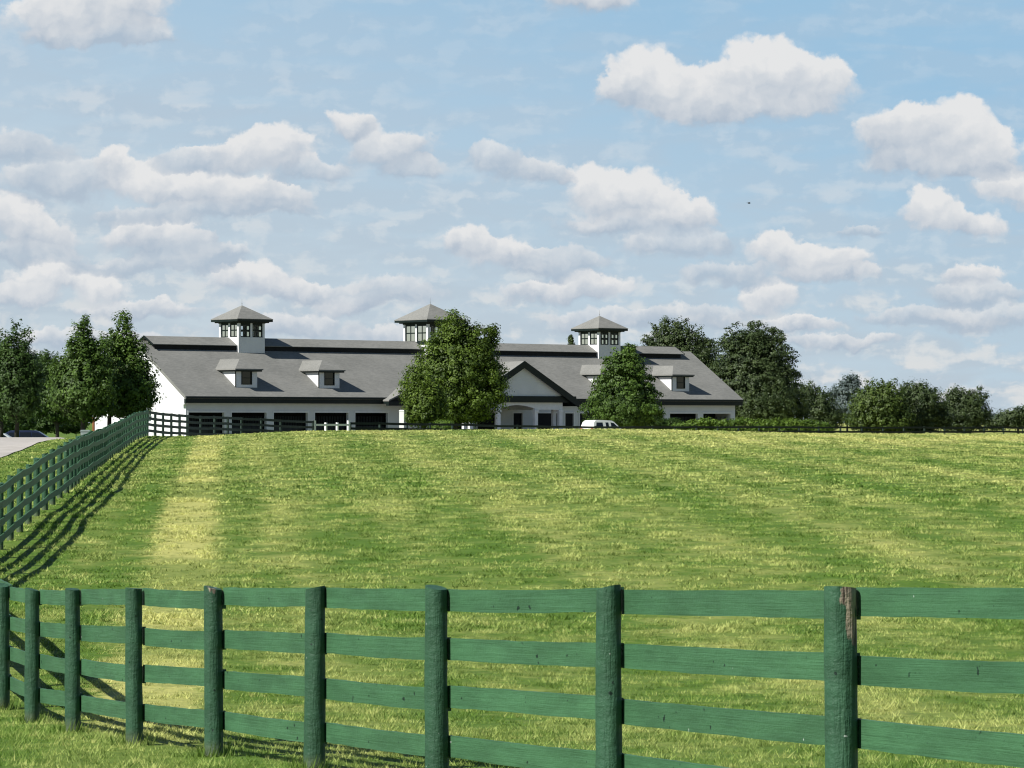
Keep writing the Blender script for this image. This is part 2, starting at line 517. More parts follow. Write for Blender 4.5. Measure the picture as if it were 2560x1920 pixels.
# ------------------------------------------------------------------ grass
def vnoise(x, y, sc, seed):
    r = np.random.default_rng(seed).random((256, 256))
    x = x / sc; y = y / sc
    xi = np.floor(x).astype(int); yi = np.floor(y).astype(int)
    fx = x - xi; fy = y - yi
    fx = fx * fx * (3 - 2 * fx); fy = fy * fy * (3 - 2 * fy)
    a = r[xi & 255, yi & 255]; b = r[(xi + 1) & 255, yi & 255]; c = r[xi & 255, (yi + 1) & 255]; d = r[(xi + 1) & 255, (yi + 1) & 255]
    return (a * (1 - fx) + b * fx) * (1 - fy) + (c * (1 - fx) + d * fx) * fy
def blades(n, y0, y1, h0, h1, w0, w1, lean, side=1.08, keep=None):
    u = rng.random(n)
    ya = np.sqrt(y0 ** 2 + u * (y1 ** 2 - y0 ** 2))
    xa = (rng.random(n) * 2 - 1) * (1280 / F * ya * side + .5)
    if keep is not None:
        k = keep(xa, ya); xa, ya = xa[k], ya[k]; n = len(xa)
    cs = float(np.clip((y0 + y1) / 90.0, .3, 1.6))
    tuft = .6 * vnoise(xa, ya, .26 * cs, 3) + .4 * vnoise(xa, ya, .11 * cs, 4)
    k = tuft > .40 + .16 * rng.random(n)
    xa, ya, tuft = xa[k], ya[k], tuft[k]; n = len(xa)
    za = ground_z(xa, ya)
    th = rng.random(n) * 2 * np.pi
    h = (h0 + (h1 - h0) * rng.random(n) ** 1.5) * (.35 + 1.5 * np.clip((tuft - .36) / .42, 0, 1.4))
    wd = (w0 + (w1 - w0) * rng.random(n)) * .5
    ph = rng.random(n) * 2 * np.pi
    ln = lean * (.4 + rng.random(n)) * h
    b = np.stack([xa, ya, za - .01], -1)
    dx = np.stack([np.cos(th) * wd, np.sin(th) * wd, np.zeros(n)], -1)
    tip = b + np.stack([np.cos(ph) * ln, np.sin(ph) * ln, h], -1)
    V = np.stack([b - dx, b + dx, tip], 1).reshape(-1, 3)
    # clumps share a tone
    rn = np.clip(.42 * rng.random(n) + .62 * sst(.2, .8, vnoise(xa, ya, .27 * cs, 9)) + .5 * (tuft - .58), 0, 1)
    return V, rn

def not_road(x, y):
    e = np.interp(y, [95, 126, 160, 200, 230, 252], [-17.2, -19.4, -22.6, -27.0, -30.6, -34.5])
    return ~((x < e + .1) & (y > 90))
parts = [
    blades(340000, 14, 30, .015, .045, .005, .012, .9, 1.5),
    blades(410000, 28, 48, .016, .05, .007, .016, .9, 1.4),
    blades(390000, 46, 80, .02, .056, .014, .036, .9, 1.3, not_road),
    blades(365000, 78, 125, .022, .06, .03, .075, .9, 1.2, not_road),
    blades(240000, 122, 172, .02, .05, .06, .13, .9, 1.15, not_road),
]
def collar():
    out = []
    for px_, py_ in FENCE[:13]:
        n = 150
        a = rng.random(n) * 6.28; r = .075 + .11 * rng.random(n) ** 1.6
        xa = px_ + np.cos(a) * r; ya = py_ + np.sin(a) * r
        b = np.stack([xa, ya, ground_z(xa, ya) - .01], -1)
        h = .04 + .12 * rng.random(n) ** 1.5
        th = rng.random(n) * 6.28; w_ = .004 + .003 * rng.random(n)
        dx = np.stack([np.cos(th) * w_, np.sin(th) * w_, np.zeros(n)], -1)
        tip = b + np.stack([np.cos(a + 1) * h * .35, np.sin(a + 1) * h * .35, h], -1)
        out.append(np.stack([b - dx, b + dx, tip], 1).reshape(-1, 3))
    V = np.concatenate(out)
    return V, rng.random(len(V) // 3) * .5
parts.append(collar())
V = np.concatenate([p[0] for p in parts]); rn = np.concatenate([p[1] for p in parts])
grass = np_mesh("grass", V, 3, M['blades'], rn)
tag(grass, "short mown meadow grass with straw coloured clippings", "grass", kind="stuff")

# ------------------------------------------------------------------ fences
def resample(path, step):
    pts = [np.array(p, float) for p in path]
    out = [pts[0]]
    seg = 0; cur = pts[0]; rest = step
    i = 1
    while i < len(pts):
        d = np.linalg.norm(pts[i] - cur)
        if d >= rest:
            cur = cur + (pts[i] - cur) * rest / d
            out.append(cur); rest = step
        else:
            rest -= d; cur = pts[i]; i += 1
    return out

def make_post(name, mat, parent, loc, rad, h, seg, rings, rough, rot):
    mb = MB()
    ta, tb = random.uniform(-.25, .25), random.uniform(-.25, .1)
    lx, ly = random.uniform(-.012, .012), random.uniform(-.01, .01)
    ph = [random.uniform(0, 6.28) for _ in range(4)]
    for i in range(rings + 1):
        t = i / rings
        for k in range(seg):
            a = 2 * math.pi * k / seg
            r = rad * (1.04 - .06 * t)
            r *= 1 + rough * (.5 * math.sin(2 * a + ph[0] + t * 3) + .35 * math.sin(3 * a + ph[1] - t * 7) + .3 * math.sin(5 * a + ph[2] + t * 11) + random.uniform(-.25, .25))
            z = -.25 + (h + .25) * t
            if i == rings:
                z += (math.cos(a) * ta + math.sin(a) * tb) * rad
                r *= .99
            mb.v.append((math.cos(a) * r + lx * t * h, math.sin(a) * r + ly * t * h, z))
    for i in range(rings):
        for k in range(seg):
            q = (k + 1) % seg
            mb.f.append((i * seg + k, i * seg + q, (i + 1) * seg + q, (i + 1) * seg + k))
    n = len(mb.v)
    mb.v += [mb.v[rings * seg + k] for k in range(seg)]
    mb.f.append(tuple(n + k for k in range(seg)))
    o = mb.build(name, mat, parent, loc, rot, smooth=True)
    o.data.polygons[len(o.data.polygons) - 1].use_smooth = False
    return o

def rail_geo(mb, L, hgt, thick, seg, wav, T=None):
    """one plank along +x from its upper inner edge, with sag, bow and a sawn-edge wobble"""
    sag = random.uniform(-.002, .012) * wav
    bow = random.uniform(-.006, .006) * wav
    tw = random.uniform(-.004, .004) * wav
    base = len(mb.v)
    for i in range(seg + 1):
        t = i / seg
        y0 = bow * math.sin(math.pi * t); dz = -sag * 4 * t * (1 - t)
        up = dz + random.uniform(-.003, .002) * wav; dn = dz - hgt + random.uniform(-.003, .003) * wav
        q = [(L * t, y0 + tw * t, up), (L * t, y0 + thick + tw * t, up), (L * t, y0 + thick, dn), (L * t, y0, dn)]
        mb.v += [tuple(T @ Vector(p)) if T is not None else p for p in q]
    for i in range(seg):
        o = base + i * 4
        for k in range(4):
            q = (k + 1) % 4
            mb.f.append((o + k, o + q, o + 4 + q, o + 4 + k))
    mb.f.append((base + 3, base + 2, base + 1, base))
    e = base + seg * 4
    mb.f.append((e, e + 1, e + 2, e + 3))

def plank_fence(pts, heights, side, mats, label, group=None, fine=14, rail_limit=100, loc=None, gaps=()):
    """pts: post positions in plan; side: +1 when the planks hang on the right of the walking direction"""
    c = pts[0]
    root = empty("plank_fence", (c[0], c[1], gz(*c)))
    tag(root, label, "fence", group)
    L = root.location
    zs = [gz(p[0], p[1]) for p in pts]
    tops = [heights[i] if heights and i < len(heights) and heights[i] is not None else 1.28 + random.uniform(-.02, .02) for i in range(len(pts))]
    for i, p in enumerate(pts):
        near = i < fine
        rad = random.uniform(.066, .074)
        if near and i < 6: rad = (.072, .072, .072, .074, .077, .072)[i]
        make_post("post", mats[2] if len(mats) > 2 and i == 4 else mats[3] if len(mats) > 2 and i in (8, 9) else mats[0], root, (p[0] - L.x, p[1] - L.y, zs[i] - L.z), rad, tops[i], 20 if near else 8, 26 if near else 3, .06 if near else .03, 0 if i == 4 else random.uniform(0, 6))
    spans = []
    for i in range(len(pts) - 1):
        if i in gaps: continue
        for k in range(4):
            spans.append((i, k))
    rest = MB(); nrest = 0
    for cnt, (i, k) in enumerate(spans):
        a, b = np.array(pts[i]), np.array(pts[i + 1])
        d = (b - a) / np.linalg.norm(b - a)
        nrm = np.array([d[1], -d[0]]) * side
        h = k * .31 + .01
        za = zs[i] + tops[i] - h + random.uniform(-.012, .012) - L.z
        zb = zs[i + 1] + tops[i + 1] - h + random.uniform(-.012, .012) - L.z
        a2 = a + d * .004 - [L.x, L.y]; b2 = b - d * .004 - [L.x, L.y]
        near = i < fine
        pa = Vector((*(a2 + nrm * .068), za)); pb = Vector((*(b2 + nrm * .068), zb))
        X = (pb - pa).normalized(); Y = Vector((nrm[0], nrm[1], 0)).normalized(); Z = X.cross(Y)
        flip = Z.z < 0
        if flip:
            X = -X; pa, pb = pb, pa; Z = -Z
        T = Matrix(((X.x, Y.x, Z.x, pa.x), (X.y, Y.y, Z.y, pa.y), (X.z, Y.z, Z.z, pa.z), (0, 0, 0, 1)))
        args = ((pb - pa).length, random.uniform(.134, .142), .026, 12 if near else 2, 1.0)
        if cnt < rail_limit:
            mb = MB(); rail_geo(mb, *args)
            o = mb.build("rail", mats[1], root)
            o.matrix_local = T
        else:
            rail_geo(rest, *args, T); nrest += 1
    if nrest:
        o = rest.build("rail", mats[1], root); o["kind"] = "stuff"
    return root

near_pts = [np.array(p) for p in FENCE[:13]]
run = resample(FENCE[12:], 2.44)[1:]
posts = near_pts + run
plank_fence(posts, [1.28] * 13, 1, (M['post_paint'], M['rail_paint'], M['post_worn'], M['post_chipped']),
            "green four plank fence on round posts curving from the foreground along the meadow", "green plank fences round the meadow")
CORNER = posts[-1]

far_path = []
for px, d in ((350, 163), (372, 166), (405, 170), (472, 178), (600, 187), (782, 195.5)):
    far_path.append(at(px, d)[:2])
far1 = resample(far_path, 2.44)
far1[-1] = np.array(far_path[-1])
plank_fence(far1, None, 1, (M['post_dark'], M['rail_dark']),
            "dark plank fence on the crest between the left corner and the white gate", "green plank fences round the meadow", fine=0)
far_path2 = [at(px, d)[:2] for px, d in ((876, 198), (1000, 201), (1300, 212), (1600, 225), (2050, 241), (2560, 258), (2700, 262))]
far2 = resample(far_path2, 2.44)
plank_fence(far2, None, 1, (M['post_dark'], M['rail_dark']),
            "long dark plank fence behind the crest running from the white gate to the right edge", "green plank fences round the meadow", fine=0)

def white_gate():
    a = np.array(far_path[-1]); b = np.array(far_path2[0])
    a = a + (b - a) * .04; b = b - (b - a) * .05
    L = np.linalg.norm(b - a); rz = math.atan2(b[1] - a[1], b[0] - a[0])
    z = gz(*((a + b) / 2))
    root = empty("farm_gate", (a[0], a[1], z), rz)
    tag(root, "white board gate with three panels set in the dark fence before the barn", "gate")
    for k in range(4):
        mb = MB(); x = L * k / 3
        wd = .085 if k in (0, 3) else .06
        mb.box(x - wd, x + wd, -.06, .06, -.2, 1.32 if k in (0, 3) else 1.2)
        mb.build("upright", M['trim_white'], root)
    for zz in (.25, .62, 1.0):
        mb = MB(); mb.box(.02, L - .02, -.095, -.063, zz, zz + (.12 if zz > .9 else .07))
        mb.build("gate_board", M['trim_white'], root)
white_gate()

def pillar():
    x, y, _ = at(1004, 226)
    root = empty("gate_pillar", (x, y, gz(x, y)))
    tag(root, "square white pillar behind the fence at the left foot of the largest tree", "pillar")
    mb = MB(); mb.box(-.16, .16, -.16, .16, -.2, 2.28); mb.build("shaft", M['trim_white'], root)
    mb = MB(); mb.box(-.175, .175, -.175, .175, 2.28, 2.33)
    mb.hexa([(-.175, -.175, 2.33), (.175, -.175, 2.33), (.175, .175, 2.33), (-.175, .175, 2.33), (-.1, -.1, 2.38), (.1, -.1, 2.38), (.1, .1, 2.38), (-.1, .1, 2.38)])
    mb.build("cap", M['trim_white'], root)
    mb = MB(); mb.box(-.172, .172, -.172, .172, -.2, .25); mb.build("base", M['trim_white'], root)
pillar()

def cabinet():
    x, y, _ = at(214, 205)
    root = empty("utility_cabinet", (x, y, gz(x, y)))
    tag(root, "small grey utility cabinet on the verge before the white barn end", "utility box")
    mb = MB(); mb.box(-.28, .28, -.2, .2, -.1, .62); mb.build("cabinet_body", M['box_grey'], root)
    mb = MB(); mb.extr([(-.32, .62), (.32, .62), (.26, .72), (-.26, .72)], -.24, .24); mb.build("lid", M['box_grey'], root)
    mb = MB(); mb.box(-.24, .24, -.215, -.202, .04, .56); mb.build("door", M['box_grey'], root)
cabinet()

# ------------------------------------------------------------------ the barn
BZ = -1.75 + CAMZ
barn = empty("horse_barn", (-29.6, 300, BZ), R(41.5))
tag(barn, "long white horse barn with grey shingle roof and three cupolas behind the meadow", "barn")
LB, WB, EZ, PITCH = 72.0, 8.0, 4.1, 0.65
RZ = EZ + PITCH * WB
FY = 0.7            # plane of the front wall
def roof_z(y):
    return EZ + PITCH * min(y, 2 * WB - y)

BAYS = [(.8 + 4.86 * i, .8 + 4.86 * i + 4.02) for i in range(5)] + [(66.75 - 4.84 * i, 66.75 - 4.84 * i + 4.05) for i in range(4)][::-1]
LINT = 2.62
MID = [(29.2, 31.2), (32.4, 33.8), (35.6, 37.9), (40.3, 41.5), (43.5, 46.4), (47.25, 48.4), (49.25, 51.7)]
def walls():
    mb = MB()
    x0, x1 = .5, 71.5
    t = .3
    opens = sorted(BAYS + MID)
    edges = [x0] + [e for b in opens for e in b] + [x1]
    for i in range(0, len(edges), 2):           # piers between the openings
        a, b = edges[i], edges[i + 1]
        if b - a > .05:
            mb.box(a, b, FY, FY + t, -.3, LINT)
    mb.box(x0, x1, FY, FY + t, LINT, 3.9)
    for xa, xb in ((x0, x0 + t), (x1 - t, x1)):  # gable ends
        o = [(FY + t, -.3), (2 * WB - FY, -.3), (2 * WB - FY, roof_z(FY) - .25), (WB, RZ - .25), (FY + t, roof_z(FY + t) - .25)]
        n = len(mb.v); k = len(o)
        mb.v += [(xa, y, z) for y, z in o] + [(xb, y, z) for y, z in o]
        mb.f.append(tuple(range(n, n + k))); mb.f.append(tuple(reversed(range(n + k, n + 2 * k))))
        for i in range(k):
            j = (i + 1) % k
            mb.f.append((n + i, n + k + i, n + k + j, n + j))
    mb.box(x0 + t, x1 - t, 2 * WB - FY - t, 2 * WB - FY, -.3, 3.9)
    fix_normals(mb.build("wall", M['white'], barn))
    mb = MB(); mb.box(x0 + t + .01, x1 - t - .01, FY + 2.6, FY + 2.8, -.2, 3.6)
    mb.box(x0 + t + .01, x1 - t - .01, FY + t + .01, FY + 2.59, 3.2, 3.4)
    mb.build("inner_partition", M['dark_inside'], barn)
walls()
for a, b in BAYS:
    mb = MB()
    mb.box(a - .09, b + .09, FY - .045, FY - .003, LINT + .003, LINT + .17)
    mb.box(a - .1, a - .003, FY - .04, FY + .1, -.2, LINT); mb.box(b + .003, b + .1, FY - .04, FY + .1, -.2, LINT)
    fr = mb.build("stall_opening", M['trim_white'], barn)
    mb = MB()
    n = 3
    for k in range(n):
        xa = a + (b - a) * k / n + .02; xb = a + (b - a) * (k + 1) / n - .02
        mb.box(xa, xb, FY + .55, FY + .63, -.1, 1.35)
        for q in range(7):
            xx = xa + (xb - xa) * (q + .5) / 7
            mb.box(xx - .02, xx + .02, FY + .57, FY + .61, 1.35, 2.3)
    mb.build("stall_door", M['stall_door'], fr)

def main_roof():
    mb = MB()
    T = .22
    mb.slab([(0, 0, EZ), (LB, 0, EZ), (LB, WB, RZ), (0, WB, RZ)], T)
    mb.slab([(0, WB, RZ), (LB, WB, RZ), (LB, 2 * WB, EZ), (0, 2 * WB, EZ)], T)
    mb.build("roof", M['shingle'], barn)
    mb = MB()                                     # eave fascia and gutter, rake boards
    mb.box(.02, LB - .02, .03, .32, EZ - .62, EZ - .225)
    mb.box(.02, LB - .02, -.10, -.003, EZ - .2, EZ - .03)
    mb.box(.32, LB - .32, .32, FY - .05, EZ - .62, EZ - .5)
    mb.build("fascia", M['green_trim'], barn)
    for xa in (-.05, LB + .003):
        mb = MB()
        mb.hexa([(xa, .02, EZ - .30), (xa + .047, .02, EZ - .30), (xa + .047, WB, RZ - .30), (xa, WB, RZ - .30), (xa, .02, EZ + .02), (xa + .047, .02, EZ + .02), (xa + .047, WB, RZ + .02), (xa, WB, RZ + .02)])
        mb.hexa([(xa, WB + .003, RZ - .30), (xa + .047, WB + .003, RZ - .30), (xa + .047, 2 * WB, EZ - .30), (xa, 2 * WB, EZ - .30), (xa, WB + .003, RZ + .02), (xa + .047, WB + .003, RZ + .02), (xa + .047, 2 * WB, EZ + .02), (xa, 2 * WB, EZ + .02)])
        mb.build("rake_board", M['shingle'], barn)
    # corner boxes where the eave returns on the gable
    mb = MB(); mb.box(.06, .48, .34, FY + .4, EZ - .75, EZ - .25); mb.build("eave_return", M['white'], barn)
main_roof()

def ridge_vent():
    mb = MB()
    xa, xb = 1.0, LB - 2.2
    mb.slab([(xa, 6.6, 8.98), (xb, 6.6, 8.98), (xb, 8, 9.76), (xa, 8, 9.76)], .05)
    mb.slab([(xa, 8, 9.76), (xb, 8, 9.76), (xb, 9.4, 8.98), (xa, 9.4, 8.98)], .1)
    o = mb.build("ridge_vent", M['shingle'], barn)
    mb = MB()
    mb.extr([(6.78, 8.3), (9.22, 8.3), (9.22, 9.03), (8, 9.66), (6.78, 9.03)], 0, 1)
    v = [(xa + .35 + p[1] * (xb - xa - .7), p[0], p[2]) for p in mb.v]
    mb.v = v
    fix_normals(mb.build("louvre", M['dark_inside'], o))
    for x in (xa - .05, xb + .003):
        mb = MB()
        for s in (-1, 1):
            p = lambda y, z: (8 + s * y, z)
            a, b = p(1.44, 8.86), p(0, 9.62); c, d = p(0, 9.80), p(1.44, 9.02)
            mb.hexa([(x, a[0], a[1]), (x + .047, a[0], a[1]), (x + .047, b[0], b[1]), (x, b[0], b[1]), (x, d[0], d[1]), (x + .047, d[0], d[1]), (x + .047, c[0], c[1]), (x, c[0], c[1])])
        fix_normals(mb.build("trim_board", M['green_trim'], o))
ridge_vent()

def pyramid(mb, cx, cy, hw, z0, z1, t):
    p = [(cx - hw, cy - hw, z0), (cx + hw, cy - hw, z0), (cx + hw, cy + hw, z0), (cx - hw, cy + hw, z0)]
    n = len(mb.v)
    mb.v += [(x, y, z - t) for x, y, z in p] + p + [(cx, cy, z1)]
    mb.f.append((n + 3, n + 2, n + 1, n))
    for i in range(4):
        j = (i + 1) % 4
        mb.f.append((n + i, n + j, n + 4 + j, n + 4 + i)); mb.f.append((n + 4 + i, n + 4 + j, n + 8))

def cupola(cx, hw, rh, zb, sill, wtop, fas, apex, green_sill):
    cy = WB
    mb = MB()
    pw = .24
    t = .18
    for sx in (-1, 1):                            # lower walls, open inside
        mb.box(cx + sx * (hw - t / 2) - t / 2, cx + sx * (hw - t / 2) + t / 2, cy - hw, cy + hw, zb, sill)
        mb.box(cx - hw + t, cx + hw - t, cy + sx * (hw - t / 2) - t / 2, cy + sx * (hw - t / 2) + t / 2, zb, sill)
        for sy in (-1, 1):                        # corner posts
            px, py = cx + sx * (hw - pw / 2 - .003), cy + sy * (hw - pw / 2 - .003)
            mb.box(px - pw / 2, px + pw / 2, py - pw / 2, py + pw / 2, sill, wtop)
    for d in (-1, 1):                             # middle mullion posts
        mb.box(cx - .12, cx + .12, cy + d * (hw - .14) - .1, cy + d * (hw - .14) + .1, sill, wtop)
        mb.box(cx + d * (hw - .14) - .1, cx + d * (hw - .14) + .1, cy - .12, cy + .12, sill, wtop)
    c = mb.build("cupola", M['white'], barn)
    mb = MB(); mb.box(cx - hw - .05, cx + hw + .05, cy - hw - .05, cy + hw + .05, wtop, fas - .30)
    mb.box(cx - hw - .3, cx + hw + .3, cy - hw - .3, cy + hw + .3, fas - .30, fas - .2)
    mb.box(cx - rh + .02, cx + rh - .02, cy - rh + .02, cy + rh - .02, fas - .2, fas + .05)
    if green_sill:
        mb.box(cx - hw - .06, cx + hw + .06, cy - hw - .06, cy + hw + .06, sill - .28, sill - .003)
    mb.build("cornice", M['green_trim'], c)
    mb = MB(); pyramid(mb, cx, cy, rh, fas + .06, apex, .06); mb.build("cupola_roof", M['shingle'], c)
    mb = MB(); mb.tube([(cx, cy, apex - .1), (cx, cy, apex + .15), (cx, cy, apex + .62)], [.04, .02, .008], 6); mb.tube([(cx, cy, apex + .1), (cx, cy, apex + .17), (cx, cy, apex + .24)], [.015, .05, .015], 8)
    mb.build("finial", M['steel'], c)
    def win(axis, d, a, b):
        mb = MB(); fw = .095
        q = d * (hw - .12)
        def bx(u0, u1, z0, z1):
            if axis == 'x': mb.box(cx + u0, cx + u1, cy + q - .035, cy + q + .035, z0, z1)
            else: mb.box(cx + q - .035, cx + q + .035, cy + u0, cy + u1, z0, z1)
        bx(a, a + fw, sill, wtop); bx(b - fw, b, sill, wtop)
        bx(a + fw, b - fw, sill, sill + fw); bx(a + fw, b - fw, wtop - fw - .08, wtop)
        zm = (sill + wtop) / 2; bx(a + fw, b - fw, zm - .06, zm + .06)
        um = (a + b) / 2; bx(um - .04, um + .04, sill + fw, zm - .06); bx(um - .04, um + .04, zm + .06, wtop - fw - .08)
        wnd = mb.build("window", M['green_trim'], c)
        return wnd
    for axis in 'xy':
        for d in (-1, 1):
            win(axis, d, -hw + pw + .01, -.125); win(axis, d, .125, hw - pw - .01)
    mb = MB()
    for d in (-1, 1):
        for a, b in ((-hw + pw + .01, -.125), (.125, hw - pw - .01)):
            q = d * (hw - .12)
            mb.poly([(cx + a, cy + q, sill), (cx + b, cy + q, sill), (cx + b, cy + q, wtop), (cx + a, cy + q, wtop)])
            mb.poly([(cx + q, cy + a, sill), (cx + q, cy + b, sill), (cx + q, cy + b, wtop), (cx + q, cy + a, wtop)])
    mb.build("pane", M['pane'], c)
cupola(12.3, 1.55, 2.12, 7.6, 9.78, 11.1, 11.45, 12.85, False)
cupola(35.7, 1.9, 2.55, 7.6, 9.72, 11.45, 11.85, 13.55, True)
cupola(58.8, 1.55, 2.12, 7.6, 9.78, 11.1, 11.45, 12.85, False)

def dormer(cx):
    y0, hw = 1.3, 1.22
    zb, zt = roof_z(1.3) - .15, 6.62
    mb = MB()
    yr = (zt - EZ) / PITCH
    # cheeks and front as a solid wedge with a window recess frame proud of it
    for s in (-1, 1):
        xa = cx + s * (hw - .06)
        n = len(mb.v)
        tri = [(y0, zb), (y0, zt), (yr + .1, zt)]
        mb.v += [(xa - .06, y, z) for y, z in tri] + [(xa + .06, y, z) for y, z in tri]
        mb.f += [(n, n + 1, n + 2), (n + 5, n + 4, n + 3), (n, n + 3, n + 4, n + 1), (n + 1, n + 4, n + 5, n + 2), (n + 2, n + 5, n + 3, n)]
    ww = .62
    mb.box(cx - hw + .122, cx - ww, y0, y0 + .12, zb, zt); mb.box(cx + ww, cx + hw - .122, y0, y0 + .12, zb, zt)
    mb.box(cx - ww, cx + ww, y0, y0 + .12, zb, zb + .42)
    o = fix_normals(mb.build("dormer", M['white'], barn))
    mb = MB()
    mb.box(cx - ww + .003, cx - ww + .1, y0 - .03, y0 + .1, zb + .42, zt - .2); mb.box(cx + ww - .1, cx + ww - .003, y0 - .03, y0 + .1, zb + .42, zt - .2)
    mb.box(cx - ww + .1, cx + ww - .1, y0 - .03, y0 + .1, zb + .42, zb + .5); mb.box(cx - ww + .1, cx + ww - .1, y0 - .03, y0 + .1, (zb + zt) / 2 + .1, (zb + zt) / 2 + .16)
    mb.box(cx - hw - .03, cx + hw + .03, y0 - .12, y0 - .003 + .1, zt - .2, zt)
    mb.box(cx - hw - .034, cx - hw - .003, y0 - .02, y0 + .12, zb, zt - .2)
    wd = mb.build("window", M['green_trim'], o)
    mb = MB(); mb.box(cx - ww + .1, cx + ww - .1, y0 + .05, y0 + .06, zb + .5, zt - .2); mb.build("pane", M['car_glass'], wd)
    rh, rf = 1.62, y0 - .42
    zr = 7.62; yb = (zr - EZ) / PITCH + .15; ye = (zt + .06 - EZ) / PITCH + .1
    ya = rf + rh * .95
    mb = MB(); T = .12
    A, B = (cx - rh, rf, zt + .06), (cx + rh, rf, zt + .06)
    C, D = (cx - rh, ye, zt + .06), (cx + rh, ye, zt + .06)
    P, Q = (cx, ya, zr), (cx, yb, zr)
    mb.slab([A, B, P], T)
    mb.slab([A, P, Q, C], T); mb.slab([B, D, Q, P], T)
    fix_normals(mb.build("dormer_roof", M['shingle'], o))
    mb = MB(); mb.box(cx - rh + .1, cx + rh - .1, rf + .06, ye - .4, zt - .2 + .004, zt - .065)
    mb.build("soffit", M['green_trim'], o)
for cx in (7.84, 17.6, 53.9, 64.1):
    dormer(cx)

def portico():
    cx, Q, hw = 34.9, -7.0, 7.1
    ze, zr = 3.85, 7.6
    yb = (zr - EZ) / PITCH + .2
    mb = MB(); T = .16
    mb.slab([(cx - hw, Q, ze), (cx, Q, zr), (cx, yb, zr), (cx - hw, .9, ze)], T)
    mb.slab([(cx, Q, zr), (cx + hw, Q, ze), (cx + hw, .9, ze), (cx, yb, zr)], T)
    p = fix_normals(mb.build("portico", M['shingle'], barn))
    sl = (zr - ze) / hw
    mb = MB()                                    # rake and horizontal fascia
    for s in (-1, 1):
        a, b = (cx + s * (hw + .02), ze - .1), (cx, zr - .02)
        mb.hexa([(a[0], Q - .12, a[1] - .62), (b[0], Q - .12, b[1] - .62), (b[0], Q - .003, b[1] - .62), (a[0], Q - .003, a[1] - .62), (a[0], Q - .12, a[1] + .08), (b[0], Q - .12, b[1] + .04), (b[0], Q - .003, b[1] + .04), (a[0], Q - .003, a[1] + .08)])
        mb.box(cx + s * (hw - .12) - .1, cx + s * (hw - .12) + .1, Q + .003, 0, ze - .56, ze - .17)
    mb.box(cx - hw + .15, cx + hw - .15, Q + .15, Q + .62, 3.64, 4.25)
    fix_normals(mb.build("fascia", M['green_trim'], p))
    mb = MB(); mb.extr([(cx - hw + 1.0, 4.252), (cx + hw - 1.0, 4.252), (cx, zr - .42)], Q + .3, Q + .45)
    fix_normals(mb.build("pediment", M['white'], p))
    # beam with an arch over the middle bay
    cols = (28.6, 32.1, 36.9, 40.1)
    mb = MB()
    a, b = cols[1] + .2, cols[2] - .2
    arch = [(a + (b - a) * i / 12, 3.08 + .3 * math.sin(math.pi * i / 12)) for i in range(13)]
    mb.extr([(a, 3.637)] + arch + [(b, 3.637)], Q + .5, Q + .75)
    for c0, c1 in ((cols[0] - .25, cols[1] + .2), (cols[2] - .2, cols[3] + .25)):
        mb.box(c0, c1, Q + .5, Q + .75, 2.94, 3.637)
    for x in (cols[0], cols[3]):
        mb.box(x - .25, x + .25, Q + .753, FY - .01, 2.94, 3.637)
    fix_normals(mb.build("beam", M['trim_white'], p))
    mb = MB(); mb.box(cols[0] + .26, cols[3] - .26, Q + .76, FY - .02, 3.4, 3.5); mb.build("ceiling", M['inner_wall'], p)
    for i, x in enumerate(cols):
        mb = MB(); r = .2
        mb.box(x - r - .05, x + r + .05, Q + .42, Q + .83, -.2, .25)
        mb.box(x - r, x + r, Q + .47, Q + .78, .25, 2.72)
        mb.box(x - r - .06, x + r + .06, Q + .41, Q + .84, 2.72, 2.937)
        mb.build("column", M['trim_white'], p)
    for x in (cols[0], cols[3]):
        mb = MB(); mb.box(x - .2, x + .2, Q + 1.35, Q + 1.65, -.2, 2.937); mb.build("column", M['trim_white'], p)
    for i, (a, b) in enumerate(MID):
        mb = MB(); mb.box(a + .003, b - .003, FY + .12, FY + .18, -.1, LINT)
        dr = mb.build("entrance_dark_panel", M['dark_inside'], barn)  # one is a door; the rest are dark sheets for shaded openings
        mb = MB()
        mb.box(a - .14, a - .003, FY - .05, FY - .003, -.1, LINT + .15); mb.box(b + .003, b + .14, FY - .05, FY - .003, -.1, LINT + .15)
        mb.box(a, b, FY - .05, FY - .003, LINT + .003, LINT + .15)
        mb.build("door_frame", M['trim_white'], dr)
    # low side roof joining the portico on its left
    mb = MB()
    mb.slab([(23.0, -1.0, 3.86), (28.4, -1.0, 6.0), (28.4, 3.4, 6.0), (23.0, .6, 3.86)], .14)
    o = fix_normals(mb.build("side_roof", M['shingle'], barn))
    mb = MB(); mb.box(23.05, 27.8, -.9, -.5, 3.3, 3.7); mb.box(23.05, 27.8, -.5, .02, 3.5, 3.7); mb.build("fascia", M['green_trim'], o)
portico()

def gable_end():
    # sliding door hood and doors on the sunlit end wall
    mb = MB()
    mb.slab([(-.75, 6.2, 3.25), (.495, 6.2, 3.75), (.495, 9.8, 3.75), (-.75, 9.8, 3.25)], .1)
    mb.box(-.7, .495, 6.25, 9.75, 2.85, 3.1)
    o = fix_normals(mb.build("door_hood", M['box_grey'], barn))
    mb = MB(); mb.box(.35, .495, 6.6, 9.4, -.1, 2.8); mb.build("sliding_door", M['trim_white'], barn)
    mb = MB(); mb.box(.40, .496, 9.45, 9.7, -.1, 2.8); mb.build("door_jamb", M['orange_wood'], barn)
    mb = MB(); mb.box(.35, .6, 2 * WB - FY + .003, 2 * WB - FY + .2, -.1, 2.2); mb.build("corner_board", M['orange_wood'], barn)
gable_end()

